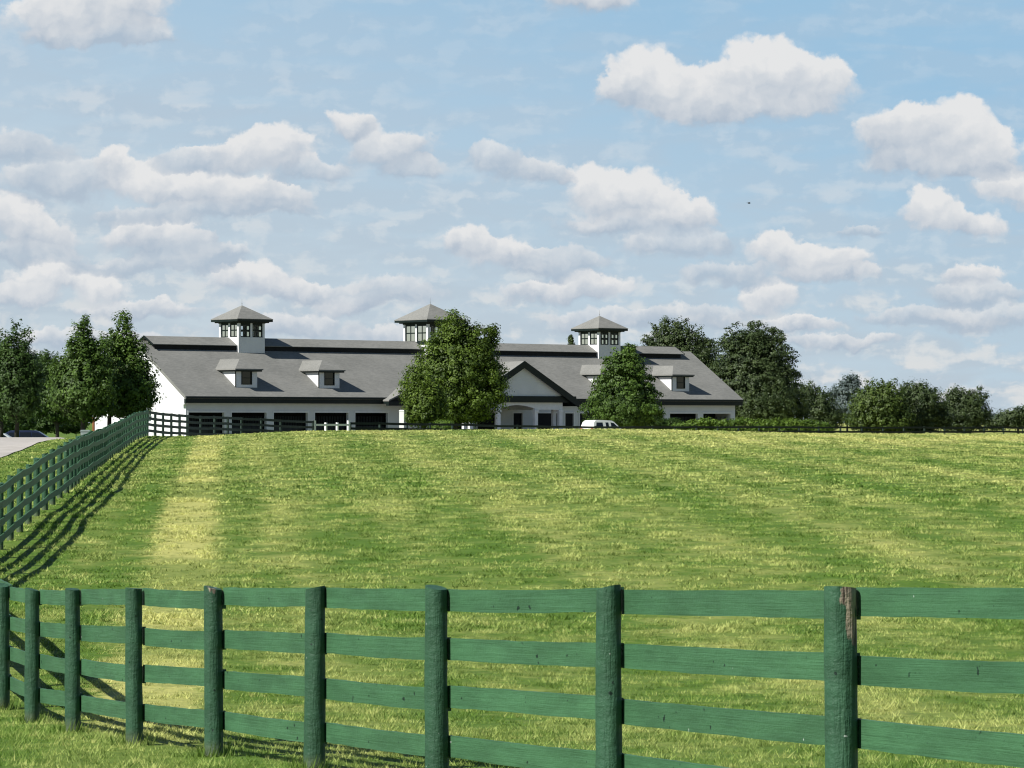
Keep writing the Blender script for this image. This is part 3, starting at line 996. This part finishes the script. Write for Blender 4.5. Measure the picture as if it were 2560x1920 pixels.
# ------------------------------------------------------------------ vehicles
def wheel(root, x, y, r=.36):
    mb = MB(); mb.tube([(x, y - .11, r), (x, y + .11, r)], r, 18); t = mb.build("wheel", M['tyre'], root)
    mb = MB(); mb.tube([(x, y - .125, r), (x, y + .125, r)], r * .6, 14); mb.build("rim", M['rim'], t)

def car(name, loc, rz, paint, prof, glass, label, H, W=.92, wb=(-1.4, 1.45), flip=False):
    """side outline in x,z; glass: list of side window polygons"""
    root = empty(name, loc, rz)
    tag(root, label, "car")
    mb = MB()
    n = len(prof)
    # lower body full width, upper body (above belt) leaning in
    belt = H * .55
    def wy(z):
        return W - max(0, z - belt) * .28 - max(0, .35 - z) * .15
    for s in (-1, 1):
        for x, z in prof: mb.v.append((x, s * wy(z), z))
    mb.f.append(tuple(range(n))); mb.f.append(tuple(reversed(range(n, 2 * n))))
    for i in range(n):
        j = (i + 1) % n
        mb.f.append((i, n + i, n + j, j))
    b = fix_normals(mb.build("body", paint, root))
    for gp in glass:
        for s in (-1, 1):
            m2 = MB()
            p1 = [(x, s * (wy(z) + .006), z) for x, z in gp]; p0 = [(x, s * (wy(z) - .02), z) for x, z in gp]
            k = len(gp); m2.v = p0 + p1
            m2.f = [tuple(range(k, 2 * k)), tuple(reversed(range(k)))] + [(i, (i + 1) % k, k + (i + 1) % k, k + i) for i in range(k)]
            fix_normals(m2.build("window", M['car_glass'], root))
    return root

SUV = [(-2.35, .35), (2.35, .35), (2.4, .62), (2.32, .95), (1.25, 1.1), (.42, 1.72), (.15, 1.83), (-1.0, 1.88), (-1.95, 1.84), (-2.2, 1.68), (-2.38, 1.05), (-2.42, .6)]
SUVG = [[(-2.08, 1.15), (-1.1, 1.15), (-1.1, 1.68), (-1.88, 1.68)], [(-.72, 1.15), (-.35, 1.15), (-.35, 1.68), (-.72, 1.68)], [(-.05, 1.15), (.98, 1.15), (.36, 1.62), (-.05, 1.68)]]
def suv():
    x, y, _ = at(1513, 264)
    r = car("suv", (x, y, gz(x, y) + .03), R(41.5), M['car_white'], SUV, SUVG, "white suv parked under the conical tree before the barn", 1.9)
    r.scale = (.84, .9, .95)
    for wx in (-1.45, 1.5):
        for wy in (-.8, .8): wheel(r, wx, wy)
    mb = MB(); mb.hexa([(.5, -.7, 1.62), (1.18, -.8, 1.13), (1.18, .8, 1.13), (.5, .7, 1.62), (.53, -.7, 1.67), (1.22, -.8, 1.16), (1.22, .8, 1.16), (.53, .7, 1.67)])
    mb.build("windscreen", M['car_glass'], r)
    for wy in (-.7, .7):
        mb = MB(); mb.box(2.3, 2.42, wy - .15, wy + .15, .72, .88); mb.build("headlight", M['lamp_clear'], r)
        mb = MB(); mb.box(-2.45, -2.36, wy - .1, wy + .1, .85, 1.2); mb.build("taillight", M['lamp_red'], r)
suv()
SED = [(-2.2, .3), (2.2, .3), (2.25, .6), (2.1, .78), (1.15, .92), (.35, 1.42), (-.9, 1.45), (-1.7, 1.2), (-2.15, .95), (-2.25, .6)]
SEDG = [[(-1.45, .97), (-.55, .97), (-.55, 1.36), (-.95, 1.36)], [(-.45, .97), (.85, .97), (.3, 1.34), (-.45, 1.36)]]
VAN = [(-2.4, .3), (2.3, .3), (2.4, .6), (2.25, .9), (1.45, 1.05), (.55, 1.62), (.2, 1.7), (-1.9, 1.7), (-2.3, 1.5), (-2.45, .7)]
VANG = [[(-2.1, 1.05), (-1.15, 1.05), (-1.15, 1.52), (-2.0, 1.52)], [(-1.05, 1.05), (-.1, 1.05), (-.1, 1.54), (-1.05, 1.54)], [(0, 1.05), (1.25, 1.05), (.52, 1.5), (0, 1.54)]]
def parked(name, px, d, rz, paint, prof, gl, lab, H, dz=0):
    x, y, _ = at(px, d)
    r = car(name, (x, y, gz(x, y) + dz), rz, paint, prof, gl, lab, H)
    for wx in (-1.4, 1.4):
        for wy in (-.8, .8): wheel(r, wx, wy, .33)
    mb = MB(); p = [q for q in prof if q[1] > .85]
    return r
parked("parked_car", 82, 292, R(3), M['car_blue'], VAN, VANG, "dark blue minivan parked under the trees beyond the road", 1.7)
parked("parked_car", 2, 288, R(2), M['car_silver'], SED, SEDG, "silver saloon car half cut by the left edge beyond the road", 1.45)

# ------------------------------------------------------------------ trees
M['leaf_maple'] = mat_foliage("maple_leaves", (0.012, 0.030, 0.006), (0.105, 0.18, 0.030))
M['leaf_dark'] = mat_foliage("dark_maple_leaves", (0.010, 0.025, 0.006), (0.075, 0.135, 0.028))
M['leaf_light'] = mat_foliage("yellow_green_leaves", (0.010, 0.024, 0.005), (0.135, 0.205, 0.028))
M['leaf_mid'] = mat_foliage("mid_green_leaves", (0.012, 0.028, 0.006), (0.11, 0.16, 0.032))
M['leaf_pine'] = mat_foliage("dull_pine_needles", (0.010, 0.022, 0.008), (0.085, 0.12, 0.042))
M['leaf_far'] = mat_foliage("haze_tinted_foliage", (0.06, 0.085, 0.085), (0.15, 0.19, 0.18))  # distance haze put into the leaf colour
M['leaf_hedge'] = mat_foliage("hedge_leaves", (0.03, 0.065, 0.008), (0.15, 0.235, 0.034))

def leaves(cent, rad, per, size, flat, outward, droop, c0, axis=(1.0, .6), elong=.9):
    """sprays of leaf-sized faces round the clump centres; axis: how far the sprays point outward and up"""
    n = len(cent) * per
    ci = np.repeat(np.arange(len(cent)), per)
    ow = cent - c0; ow[:, 2] *= .6
    ow /= np.linalg.norm(ow, axis=1)[:, None] + 1e-9
    ax = ow * axis[0] + np.array([0, 0, axis[1]]) + rng.normal(size=ow.shape) * .35
    ax /= np.linalg.norm(ax, axis=1)[:, None] + 1e-9
    off = rng.normal(size=(n, 3)); off /= np.linalg.norm(off, axis=1)[:, None] + 1e-9
    off *= (rng.random(n) ** .45)[:, None]
    off[:, 2] *= flat
    tt = rng.random(n) * 2 - 1
    off = off * (1 - .35 * np.clip(tt, 0, 1))[:, None] + ax[ci] * (tt * elong)[:, None]
    P = cent[ci] + off * rad[ci][:, None]
    P[:, 2] -= droop * np.clip(tt, 0, 1) * rad[ci]
    nrm = off * 1.1 + ow[ci] * outward + rng.normal(size=(n, 3)) * .27 + np.array([0, 0, .3])
    nrm /= np.linalg.norm(nrm, axis=1)[:, None]
    a = np.cross(nrm, rng.normal(size=(n, 3))); a /= np.linalg.norm(a, axis=1)[:, None] + 1e-9
    b = np.cross(nrm, a)
    s = size * (.6 + .8 * rng.random(n))[:, None]
    a *= s * .5; b *= s * .34
    V = np.stack([P - a, P + b + a * .1, P + a, P - b + a * .1], 1).reshape(-1, 3)
    rn = np.clip(.3 * rng.random(n) + .7 * rng.random(len(cent))[ci], 0, 1)
    return V, rn

def tree(name, d, trunk_px, lobes, mat, label, cat="tree", group=None, size=.2, clump=.56, dens=1.4, per=34, flat=.8, droop=0.0, shell=.62, axis=(1.0, .6), trunk_r=.16, grow=1.13, top_spikes=0):
    """lobes: (centre x, centre y, half width, half height) in frame units at depth d; real sizes follow from d"""
    k = d / F
    tx, ty, _ = at(trunk_px, d)
    tz = gz(tx, ty)
    root = empty(name, (tx, ty, tz))
    tag(root, label, cat, group)
    cs, rs = [], []
    L = []
    for (lx, ly, rx, ry) in lobes:
        X, Y, Z = at(lx, d, ly)
        rx *= grow; ry *= grow
        L.append((np.array([X - tx, (rng.random() - .5) * rx * k * .35, Z - tz]), np.array([rx * k, rx * k * .9, ry * k])))
    allc = np.mean([l[0] for l in L], axis=0)
    for c, r in L:
        area = 4 * np.pi * ((r[0] * r[1]) ** 1.6 / 3 + 2 * (r[0] * r[2]) ** 1.6 / 3) ** (1 / 1.6)
        m = max(6, int(area / (clump ** 2) * .5 * dens))
        u = rng.normal(size=(m, 3)); u /= np.linalg.norm(u, axis=1)[:, None]
        q = shell + (1 - shell) * rng.random(m) ** .6
        rc = clump * (.5 + 1.0 * rng.random(m) ** 1.5)
        rc = np.minimum(rc, min(r) * .8)
        inner = 1 - .55 * (rc / np.maximum(min(r), .1))
        p = c + u * r * (q * np.clip(inner, .35, 1) * (.93 + .2 * rng.random(m)))[:, None]
        cs.append(p); rs.append(rc)
        mi = m // 2
        ui = rng.normal(size=(mi, 3)); ui /= np.linalg.norm(ui, axis=1)[:, None]
        cs.append(c + ui * r * (.62 * rng.random(mi) ** .5)[:, None]); rs.append(np.full(mi, clump * 1.3))
        if top_spikes:
            ms = top_spikes
            ang = rng.random(ms) * 2 * np.pi; rr = rng.random(ms) ** .5 * .8
            zz = np.sqrt(1 - rr ** 2)
            p2 = c + np.stack([np.cos(ang) * rr, np.sin(ang) * rr, zz * 1.05], -1) * r
            cs.append(p2); rs.append(np.full(ms, clump * .7))
    C = np.concatenate(cs); RR = np.concatenate(rs)
    C[:, 2] = np.maximum(C[:, 2], .12)
    V, rn = leaves(C, RR, per, size, flat, .5, droop, allc, axis)
    np_mesh("crown", V, 4, mat, rn, root)
    # trunk and limbs
    mb = MB()
    top = max(l[0][2] + l[1][2] * .5 for l in L)
    zmid = allc[2]
    mb.tube([(0, 0, -.3), (0.02, 0, zmid * .35), (allc[0] * .4, allc[1] * .4, zmid * .8), (allc[0] * .8, allc[1] * .8, top * .85)], [trunk_r * 1.3, trunk_r, trunk_r * .75, .03], 8)
    for c, r in L:
        z0 = zmid * random.uniform(.3, .7)
        mid = (c[0] * .5 + random.uniform(-.2, .2), c[1] * .5, (z0 + c[2]) * .55)
        mb.tube([(allc[0] * .2, allc[1] * .2, z0), mid, tuple(c + np.array([0, 0, r[2] * .4]))], [trunk_r * .6, trunk_r * .38, .025], 6)
    for i in random.sample(range(len(C)), min(len(C), 26)):
        c = C[i]
        z0 = max(.3, min(c[2] * .75, zmid * 1.1))
        mb.tube([(allc[0] * .4, allc[1] * .4, z0), ((c[0] + allc[0] * .4) * .5, (c[1] + allc[1] * .4) * .5, (z0 + c[2]) * .5 + .1), tuple(c)], [trunk_r * .3, .04, .015], 5)
    mb.build("trunk", M['bark'], root, smooth=True)
    return root

ML, MD, MLt, MP = M['leaf_maple'], M['leaf_dark'], M['leaf_light'], M['leaf_pine']
G1 = "maples beyond the road"
tree("maple_tree", 255, 42, [(40, 900, 48, 78), (25, 950, 60, 75), (68, 955, 42, 75), (40, 1010, 62, 45)], MD, "dark maple with a bare trunk at the far left edge beyond the road", group=G1, top_spikes=8)
tree("maple_tree", 268, 3, [(-10, 930, 45, 85), (-5, 1000, 50, 55)], MD, "dark maple cut off by the left edge beyond the road", group=G1, top_spikes=5)
tree("maple_tree", 285, 143, [(110, 950, 38, 68), (150, 1000, 52, 55), (115, 1010, 45, 50), (180, 1035, 30, 28)], MD, "low dark tree in the gap between the left edge maples and the twin topped maples", group=G1)
tree("maple_tree", 236, 207, [(208, 868, 36, 60), (200, 925, 64, 62), (178, 980, 56, 60), (228, 985, 66, 66), (160, 980, 38, 66), (240, 920, 42, 56), (215, 1025, 60, 26)], ML, "sunlit maple, left of the two tall pointed crowns before the barn end", group=G1, top_spikes=10)
tree("maple_tree", 240, 273, [(306, 862, 32, 66), (280, 905, 58, 62), (322, 920, 54, 68), (295, 968, 88, 64), (346, 975, 50, 58), (262, 1000, 58, 42), (330, 1015, 56, 34)], ML, "tall pointed maple touching the barn roof with its trunk before the white end wall", group=G1, top_spikes=10)
tree("broad_tree", 262, 1140, [(1132, 838, 44, 46), (1128, 880, 66, 60), (1190, 885, 50, 56), (1165, 860, 42, 46), (1125, 930, 92, 70), (1195, 930, 58, 72), (1085, 970, 78, 70), (1185, 990, 76, 62), (1120, 1008, 98, 54), (1228, 858, 18, 34), (1045, 990, 42, 60), (1240, 965, 30, 45), (1140, 1036, 96, 22)], MLt, "large yellow green tree before the middle cupola", size=.19, clump=.6, per=38, dens=1.25, axis=(1.0, .3), top_spikes=14)
tree("small_tree", 246, 1062, [(1040, 1000, 28, 48), (1070, 1000, 32, 55), (1055, 1035, 42, 32), (1090, 1020, 28, 42)], MLt, "small upright tree leaning out below the large yellow green tree", size=.17, clump=.36, flat=1.2, axis=(.5, 1.2), top_spikes=8, trunk_r=.08)
tree("conical_tree", 272, 1562, [(1566, 893, 34, 24), (1563, 922, 60, 34), (1560, 956, 78, 34), (1560, 990, 94, 32), (1556, 1022, 106, 28), (1558, 1046, 100, 20)], ML, "cone shaped dark green tree before the right cupola", size=.19, clump=.52, per=34, flat=.5, droop=.45, axis=(1.3, -.15), top_spikes=10, dens=1.1, grow=1.17)
G2 = "big dark trees behind the right end of the barn"
tree("dark_tree", 405, 1690, [(1665, 858, 44, 46), (1700, 880, 66, 62), (1640, 890, 38, 42), (1740, 905, 48, 50), (1700, 940, 70, 50), (1768, 930, 40, 62)], MP, "rounded dark tree rising behind the right end of the barn roof", group=G2, size=.25, clump=.75, per=36, flat=.6, axis=(1.2, .2), top_spikes=14, grow=1.22)
tree("dark_tree", 385, 1880, [(1880, 862, 66, 48), (1850, 895, 60, 50), (1920, 900, 60, 62), (1880, 950, 98, 62), (1945, 960, 55, 62), (1905, 1005, 108, 55), (1830, 985, 60, 70), (1960, 1028, 66, 42), (1800, 1010, 40, 60)], MP, "tallest dark tree standing right of the barn", group=G2, size=.25, clump=.75, per=36, flat=.5, droop=.5, axis=(1.3, -.1), top_spikes=14, grow=1.2)
G3 = "trees along the right skyline"
tree("round_tree", 430, 2045, [(2022, 992, 36, 38), (2048, 1018, 50, 44), (2072, 1046, 46, 30)], MP, "low tree stepping down beside the tallest dark tree", group=G3, size=.27, clump=.75, per=34, grow=1.08)
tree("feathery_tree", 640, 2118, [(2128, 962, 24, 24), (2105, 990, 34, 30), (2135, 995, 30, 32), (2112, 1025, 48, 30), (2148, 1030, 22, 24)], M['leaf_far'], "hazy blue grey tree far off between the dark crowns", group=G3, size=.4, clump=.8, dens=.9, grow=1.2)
tree("round_tree", 420, 2195, [(2195, 988, 42, 28), (2185, 1015, 62, 40), (2232, 1005, 36, 42), (2190, 1046, 74, 34), (2240, 1050, 45, 32)], M['leaf_mid'], "pale green round tree with ragged top beyond the right fence", group=G3, size=.27, clump=.75, per=34, grow=1.2, top_spikes=4)
tree("round_tree", 426, 2300, [(2290, 988, 46, 30), (2305, 1012, 64, 42), (2265, 1025, 46, 40), (2325, 1045, 58, 34), (2280, 1055, 60, 28)], MP, "smooth domed dark tree beyond the right fence", group=G3, size=.27, clump=.75, per=34, grow=1.2)
tree("round_tree", 440, 2420, [(2398, 1002, 38, 28), (2432, 1014, 42, 38), (2415, 1046, 62, 34), (2385, 1052, 40, 28)], MP, "dark round tree standing apart beyond the right fence", group=G3, size=.27, clump=.75, per=34, grow=1.2, top_spikes=3)
tree("round_tree", 452, 2545, [(2515, 1048, 26, 24), (2550, 1044, 40, 26), (2590, 1036, 40, 30), (2490, 1062, 30, 14)], MP, "lowest dark tree cut by the right edge of the skyline", group=G3, size=.27, clump=.7, per=30)
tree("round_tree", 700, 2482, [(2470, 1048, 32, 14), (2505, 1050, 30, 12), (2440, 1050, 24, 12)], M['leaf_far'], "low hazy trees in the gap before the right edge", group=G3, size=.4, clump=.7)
tree("spruce_tree", 395, 1428, [(1427, 850, 6, 16), (1429, 875, 11, 20), (1430, 910, 16, 30)], MP, "thin spruce top peeping over the ridge beside the right cupola", size=.22, clump=.3, flat=.6)

def shrub(px, d, lobes, mat, label, group=None, name="shrub", **kw):
    return tree(name, d, px, lobes, mat, label, "shrub", group, trunk_r=.04, **kw)
shrub(1106, 244, [(1106, 1066, 34, 16)], M['leaf_hedge'], "clipped round green shrub below the large yellow green tree", size=.13, clump=.3, per=24)
shrub(1030, 252, [(1030, 1048, 18, 13)], MD, "small dark shrub beside the white pillar", size=.14, clump=.28)
shrub(1600, 300, [(1590, 1058, 34, 16), (1640, 1060, 40, 15), (1680, 1060, 28, 13)], MD, "dark shrubs in the shade under the conical tree", size=.18, clump=.38)
for i, (px, d, lo, lab) in enumerate((
        (30, 330, [(10, 1052, 40, 30), (50, 1050, 40, 32)], "dark shrub behind the silver car"),
        (110, 335, [(100, 1050, 40, 32), (132, 1054, 34, 28)], "dark shrub behind the blue minivan"),
        (190, 338, [(165, 1050, 36, 32), (198, 1052, 28, 30)], "dark shrub beside the corner of the white barn end"))):
    shrub(px, d, lo, MD, lab, "shrubs behind the parked cars", size=.24, clump=.5)
tree("maple_tree", 360, 70, [(60, 1000, 60, 60), (120, 970, 60, 80), (105, 930, 36, 50), (-10, 1000, 50, 60), (190, 1000, 50, 50)], MD, "broad shaded tree filling the dark gap behind the left edge maples", size=.25, clump=.75, per=36)

def hedge():
    root = empty("hedge", (*at(1885, 262)[:2], 0))
    root.location.z = gz(root.location.x, root.location.y)
    tag(root, "long loose bright green hedge behind the far fence right of the conical tree", "hedge")
    C, Rr = [], []
    for px in np.arange(1690, 2082, 4.5):
        t = (px - 1690) / 390
        top = 1049 + 9 * math.exp(-((px - 1690) / 35) ** 2) + 16 * max(0, (px - 2025) / 55) + 2.2 * math.sin(px * .06) + random.uniform(-1.2, 1.2)
        for j in range(7):
            dd = 262 + random.uniform(-.7, .7)
            py = top + 5 + random.uniform(0, 46)
            X, Y, Z = at(px + random.uniform(-3, 3), dd, py)
            C.append((X - root.location.x, Y - root.location.y, max(.1, Z - root.location.z))); Rr.append(random.uniform(.22, .4))
        X, Y, Z = at(px, 262, top + 7)
        C.append((X - root.location.x, 0, Z - root.location.z)); Rr.append(.3)
    V, rn = leaves(np.array(C), np.array(Rr), 46, .15, .8, .15, 0, np.array([0, 0, .4]), (.3, .8))
    np_mesh("foliage", V, 4, M['leaf_hedge'], rn, root)
    mb = MB()
    for px in range(1700, 2075, 12):
        X, Y, Z = at(px, 262)
        mb.tube([(X - root.location.x, 0, -.1), (X - root.location.x + random.uniform(-.15, .15), random.uniform(-.2, .2), .9)], [.03, .015], 5)
    mb.build("stem", M['bark'], root)
hedge()

def bird():
    X, Y, Z = at(1873, 150, 508)
    mb = MB()
    mb.tube([(-.07, 0, 0), (-.03, 0, 0), (.02, 0, .005), (.06, 0, .008), (.085, 0, .006)], [.006, .02, .026, .016, .004], 8)
    for s in (-1, 1):
        mb.hexa([(-.03, 0, .01), (.035, 0, .012), (.02, s * .07, .055), (-.02, s * .075, .05), (-.03, 0, .018), (.035, 0, .02), (.02, s * .07, .06), (-.02, s * .075, .055)])
        mb.hexa([(-.02, s * .075, .05), (.02, s * .07, .055), (-.035, s * .15, .035), (-.045, s * .15, .035), (-.02, s * .075, .055), (.02, s * .07, .06), (-.035, s * .15, .038), (-.045, s * .15, .038)])
    mb.hexa([(-.07, -.01, 0), (-.07, .01, 0), (-.11, .025, -.004), (-.11, -.025, -.004), (-.07, -.01, .006), (-.07, .01, .006), (-.11, .025, 0), (-.11, -.025, 0)])
    o = fix_normals(mb.build("bird", M['bird'], None, (X, Y, Z), R(35)))
    tag(o, "small dark bird flying in the open sky above the barn", "bird")
bird()

# ------------------------------------------------------------------ sky: cloud dome
def sky_dome():
    RAD = 9000.0
    az = np.radians(np.linspace(-50, 50, 61)); el = np.radians(np.linspace(-1.5, 24, 28))
    A, E = np.meshgrid(az, el)
    Vv = np.stack([RAD * np.sin(A) * np.cos(E), RAD * np.cos(A) * np.cos(E), RAD * np.sin(E)], -1).reshape(-1, 3)
    nx = len(az)
    fc = [(j * nx + i, j * nx + i + 1, (j + 1) * nx + i + 1, (j + 1) * nx + i) for j in range(len(el) - 1) for i in range(nx - 1)]
    me = bpy.data.meshes.new("sky"); me.from_pydata(Vv.tolist(), [], fc); me.update()
    g = NG("cloudy_sky")
    p = g.sep(g.coords("Object"))
    hor = g.math('SQRT', g.math('ADD', g.math('MULTIPLY', p[0], p[0]), g.math('MULTIPLY', p[1], p[1])))
    K = F / 1.1573                                  # units: 1/2212 of the frame width
    u = g.math('MULTIPLY', g.math('ARCTAN2', p[0], p[1]), K)
    v = g.math('MULTIPLY', g.math('ARCTAN2', p[2], hor), K)
    uv = g.comb(u, v, 0.0)
    # billowing outline: two scales of warp
    n1 = g.noise(uv, 1 / 85.0, 7, .64, True)
    n2 = g.noise(uv, 1 / 260.0, 2, .5, True)
    warp = g.vec('ADD', g.vec('MULTIPLY', g.vec('SUBTRACT', n1, (.5, .5, .5)), (95, 80, 0)), g.vec('MULTIPLY', g.vec('SUBTRACT', n2, (.5, .5, .5)), (90, 60, 0)))
    q = g.vec('ADD', uv, warp)
    # each puff: x, y (from the horizon), half width, half height, brightness
    H = 911
    puffs = [
        (140, 55, 115, 70, .75), (250, 15, 130, 95, .85), (290, 88, 100, 42, .25), (190, 95, 130, 30, .3),
        (1265, 8, 110, 52, .55),
        (1400, 170, 95, 80, .95), (1510, 205, 110, 62, .85), (1650, 165, 92, 82, 1.0), (1760, 195, 85, 78, .85), (1580, 240, 210, 42, .5), (1350, 200, 60, 60, .4),
        (1945, 315, 95, 80, .55), (2040, 295, 105, 78, .95), (2110, 340, 95, 68, .7), (2020, 370, 150, 36, .4),
        (2010, 470, 62, 55, 1.0), (2075, 500, 100, 42, .6), (2185, 420, 85, 48, .8),
        (1275, 415, 72, 72, 1.0), (1370, 425, 95, 62, 1.0), (1465, 460, 95, 45, .8), (1380, 485, 175, 32, .35), (1470, 535, 140, 42, .12),
        (1690, 545, 62, 46, .9), (1770, 575, 105, 44, .75), (1800, 605, 110, 24, .35),
        (1060, 360, 66, 46, .12), (1160, 380, 62, 34, .25),
        (770, 272, 52, 38, .6), (845, 330, 90, 55, .45), (895, 372, 62, 30, .2),
        (590, 320, 92, 55, 1.0), (510, 345, 105, 42, .65), (680, 372, 95, 34, .15), (410, 345, 80, 30, .1),
        (245, 350, 45, 46, .95), (330, 400, 110, 55, .85), (480, 420, 135, 50, .7), (590, 440, 95, 40, .25), (420, 462, 220, 26, .1),
        (50, 330, 110, 44, .1), (130, 405, 115, 62, .2), (15, 490, 85, 60, .8), (95, 520, 75, 44, .5), (60, 556, 130, 26, .08),
        (330, 515, 120, 50, .6), (400, 545, 90, 46, .1), (320, 575, 160, 26, .05), (500, 556, 62, 24, .08),
        (110, 605, 95, 42, 1.0), (230, 620, 65, 42, 1.0), (40, 640, 90, 30, .6), (300, 670, 130, 26, .4),
        (530, 612, 115, 40, .75), (645, 632, 85, 30, .6), (755, 662, 75, 26, .75),
        (1000, 520, 62, 42, .65), (1090, 552, 105, 42, .6), (1180, 585, 90, 34, .2),
        (1290, 618, 85, 36, .9), (1190, 640, 110, 30, .5),
        (1650, 652, 72, 42, .7), (1720, 700, 90, 22, .5), (2095, 602, 62, 28, .7), (2110, 645, 100, 32, .2), (2085, 692, 62, 24, .6),
        (2110, 700, 140, 40, .1), (1960, 690, 110, 26, .1), (1330, 700, 160, 36, .2), (1500, 690, 130, 30, .1), (820, 640, 140, 40, .12), (900, 725, 150, 30, .3),
        (600, 705, 160, 34, .25), (190, 735, 200, 30, .35), (1820, 735, 140, 22, .3), (1850, 500, 62, 18, .0), (1560, 600, 110, 34, .05), (1220, 560, 80, 36, .05),
    ]
    accw = None; acc = None
    for (x, y, a, b, br) in puffs:
        x -= 1106
        a *= 1.32; b *= 1.26
        qi = q if acc is None else g.vec('MULTIPLY_ADD', acc, (1e-7, 1e-7, 0), q)
        d = g.vec('MULTIPLY_ADD', qi, (1 / a, 1 / b, 0), (-x / a, -(H - y) / b, br * .01))
        f = g.vec('MAXIMUM', d, g.vec('MULTIPLY', d, (-1, -1.55, 1)))
        wgt = g.math('SUBTRACT', 1.0, g.vec('LENGTH', f), clamp=True)
        accw = wgt if accw is None else g.math('ADD', accw, wgt)
        acc = g.vec('SCALE', d, wgt) if False else (g.vec('MULTIPLY_ADD', d, wgt, acc) if acc is not None else g.vec('MULTIPLY', d, wgt))
    inv = g.math('DIVIDE', 1.0, g.math('ADD', accw, 1e-4))
    mean = g.sep(g.vec('MULTIPLY', acc, inv))
    hgt = mean[1]; bri = g.math('MULTIPLY', mean[2], 100.0)
    # cauliflower bulges and relief lit from the upper left
    def bulge(vec, scale):
        nd = g.n("ShaderNodeTexVoronoi", feature='SMOOTH_F1')
        nd.voronoi_dimensions = '2D'
        g.put(nd.inputs["Vector"], vec); g.put(nd.inputs["Scale"], scale); g.put(nd.inputs["Smoothness"], .35)
        g.put(nd.inputs["Detail"], 2.0); g.put(nd.inputs["Roughness"], .55)
        return nd.outputs["Distance"]
    hq = g.vec('ADD', uv, g.vec('SCALE', warp, None) if False else g.vec('MULTIPLY', warp, (.45, .45, 0)))
    v1 = bulge(hq, 1 / 52.0)
    v2 = bulge(g.vec('ADD', hq, (-9, 9, 0)), 1 / 52.0)
    r1 = g.noise(q, 1 / 80.0, 4, .5)
    r2 = g.noise(g.vec('ADD', q, (-20, 16, 0)), 1 / 80.0, 4, .5)
    rel = g.math('ADD', g.math('SUBTRACT', r1, r2), g.math('MULTIPLY', g.math('SUBTRACT', v2, v1), .16))
    lum = g.math('ADD', g.math('MULTIPLY', hgt, 1.0), g.math('MULTIPLY', rel, 1.0))
    lum = g.math('ADD', lum, g.math('MULTIPLY', bri, .58))
    lum = g.math('ADD', lum, .07, clamp=True)
    edge = g.math('ADD', accw, g.math('MULTIPLY', g.math('SUBTRACT', r1, .5), .22))
    edge = g.math('SUBTRACT', edge, g.math('MULTIPLY', g.math('SUBTRACT', v1, .42), .20))
    alpha = g.ramp(edge, .03, g.ramp(hgt, -.45, .45, .70, .24))
    alpha = g.math('MULTIPLY', alpha, g.ramp(bri, 0, .55, .62, .98, False))
    alpha = g.math('MULTIPLY', alpha, g.ramp(hgt, -.9, -.1, .62, 1.0))
    # thin veil: small broken cloud towards the horizon, streaks above
    st = g.vec('MULTIPLY', uv, (1 / 260.0, 1 / 70.0, 0))
    vn = g.noise(st, 1.0, 3, .5, dist=.4)
    low = g.ramp(v, 60, 720, 1, 0, False)
    veil = g.math('MULTIPLY', g.ramp(vn, .36, .62), g.math('ADD', g.math('MULTIPLY', low, .65), .25))
    sm = g.noise(g.vec('MULTIPLY', hq, (1 / 105.0, 1 / 40.0, 0)), 1.0, 4, .52)
    small = g.math('MULTIPLY', g.ramp(sm, .34, .70), g.ramp(v, 170, 520, .9, 0))
    base_veil = g.ramp(v, -30, -12, 0, .9)
    E_ = 1 / EXPO
    blue = g.mix(g.ramp(g.math('ADD', v, g.math('MULTIPLY', u, .28)), 120, 980, 0, 1, False), tuple(x / EXPO for x in (.57, .67, .755)), tuple(x / EXPO for x in (.335, .55, .75)))
    def em(c): return tuple(x * E_ for x in c)
    cloud = g.mix(lum, em((.42, .50, .60)), em((.79, .795, .80)))
    wide = g.noise(g.vec('MULTIPLY', uv, (1 / 640.0, 1 / 120.0, 0)), 1.0, 4, .55, dist=.3)
    wide = g.math('MULTIPLY', g.ramp(wide, .38, .64), g.math('MULTIPLY', g.ramp(u, 700, -700, .35, .62), g.ramp(v, 880, 640, .25, 1)))
    va0 = g.math('MAXIMUM', g.math('MAXIMUM', veil, small), wide)
    veilc = g.mix(va0, blue, g.mix(g.ramp(g.math('ADD', sm, g.math('MULTIPLY', rel, .5)), .46, .66), em((.48, .57, .67)), em((.74, .75, .765))))
    va = g.math('MAXIMUM', va0, base_veil)
    # veil below, cumulus above
    tot = g.math('SUBTRACT', 1.0, g.math('MULTIPLY', g.math('SUBTRACT', 1.0, alpha), g.math('SUBTRACT', 1.0, va)))
    fc_ = g.math('DIVIDE', alpha, g.math('ADD', tot, 1e-4), clamp=True)
    col = g.mix(fc_, veilc, cloud)
    emi = g.n("ShaderNodeEmission"); g.put(emi.inputs[0], col)
    tr = g.n("ShaderNodeBsdfTransparent")
    mx = g.n("ShaderNodeMixShader"); g.put(mx.inputs[0], tot)
    g.t.links.new(tr.outputs[0], mx.inputs[1]); g.t.links.new(emi.outputs[0], mx.inputs[2])
    m = g.end(mx.outputs[0])
    m.cycles.emission_sampling = 'NONE'
    me.materials.append(m)
    me.polygons.foreach_set("use_smooth", [True] * len(me.polygons))
    o = bpy.data.objects.new("sky", me); COL.objects.link(o)
    tag(o, kind="structure")
sky_dome()
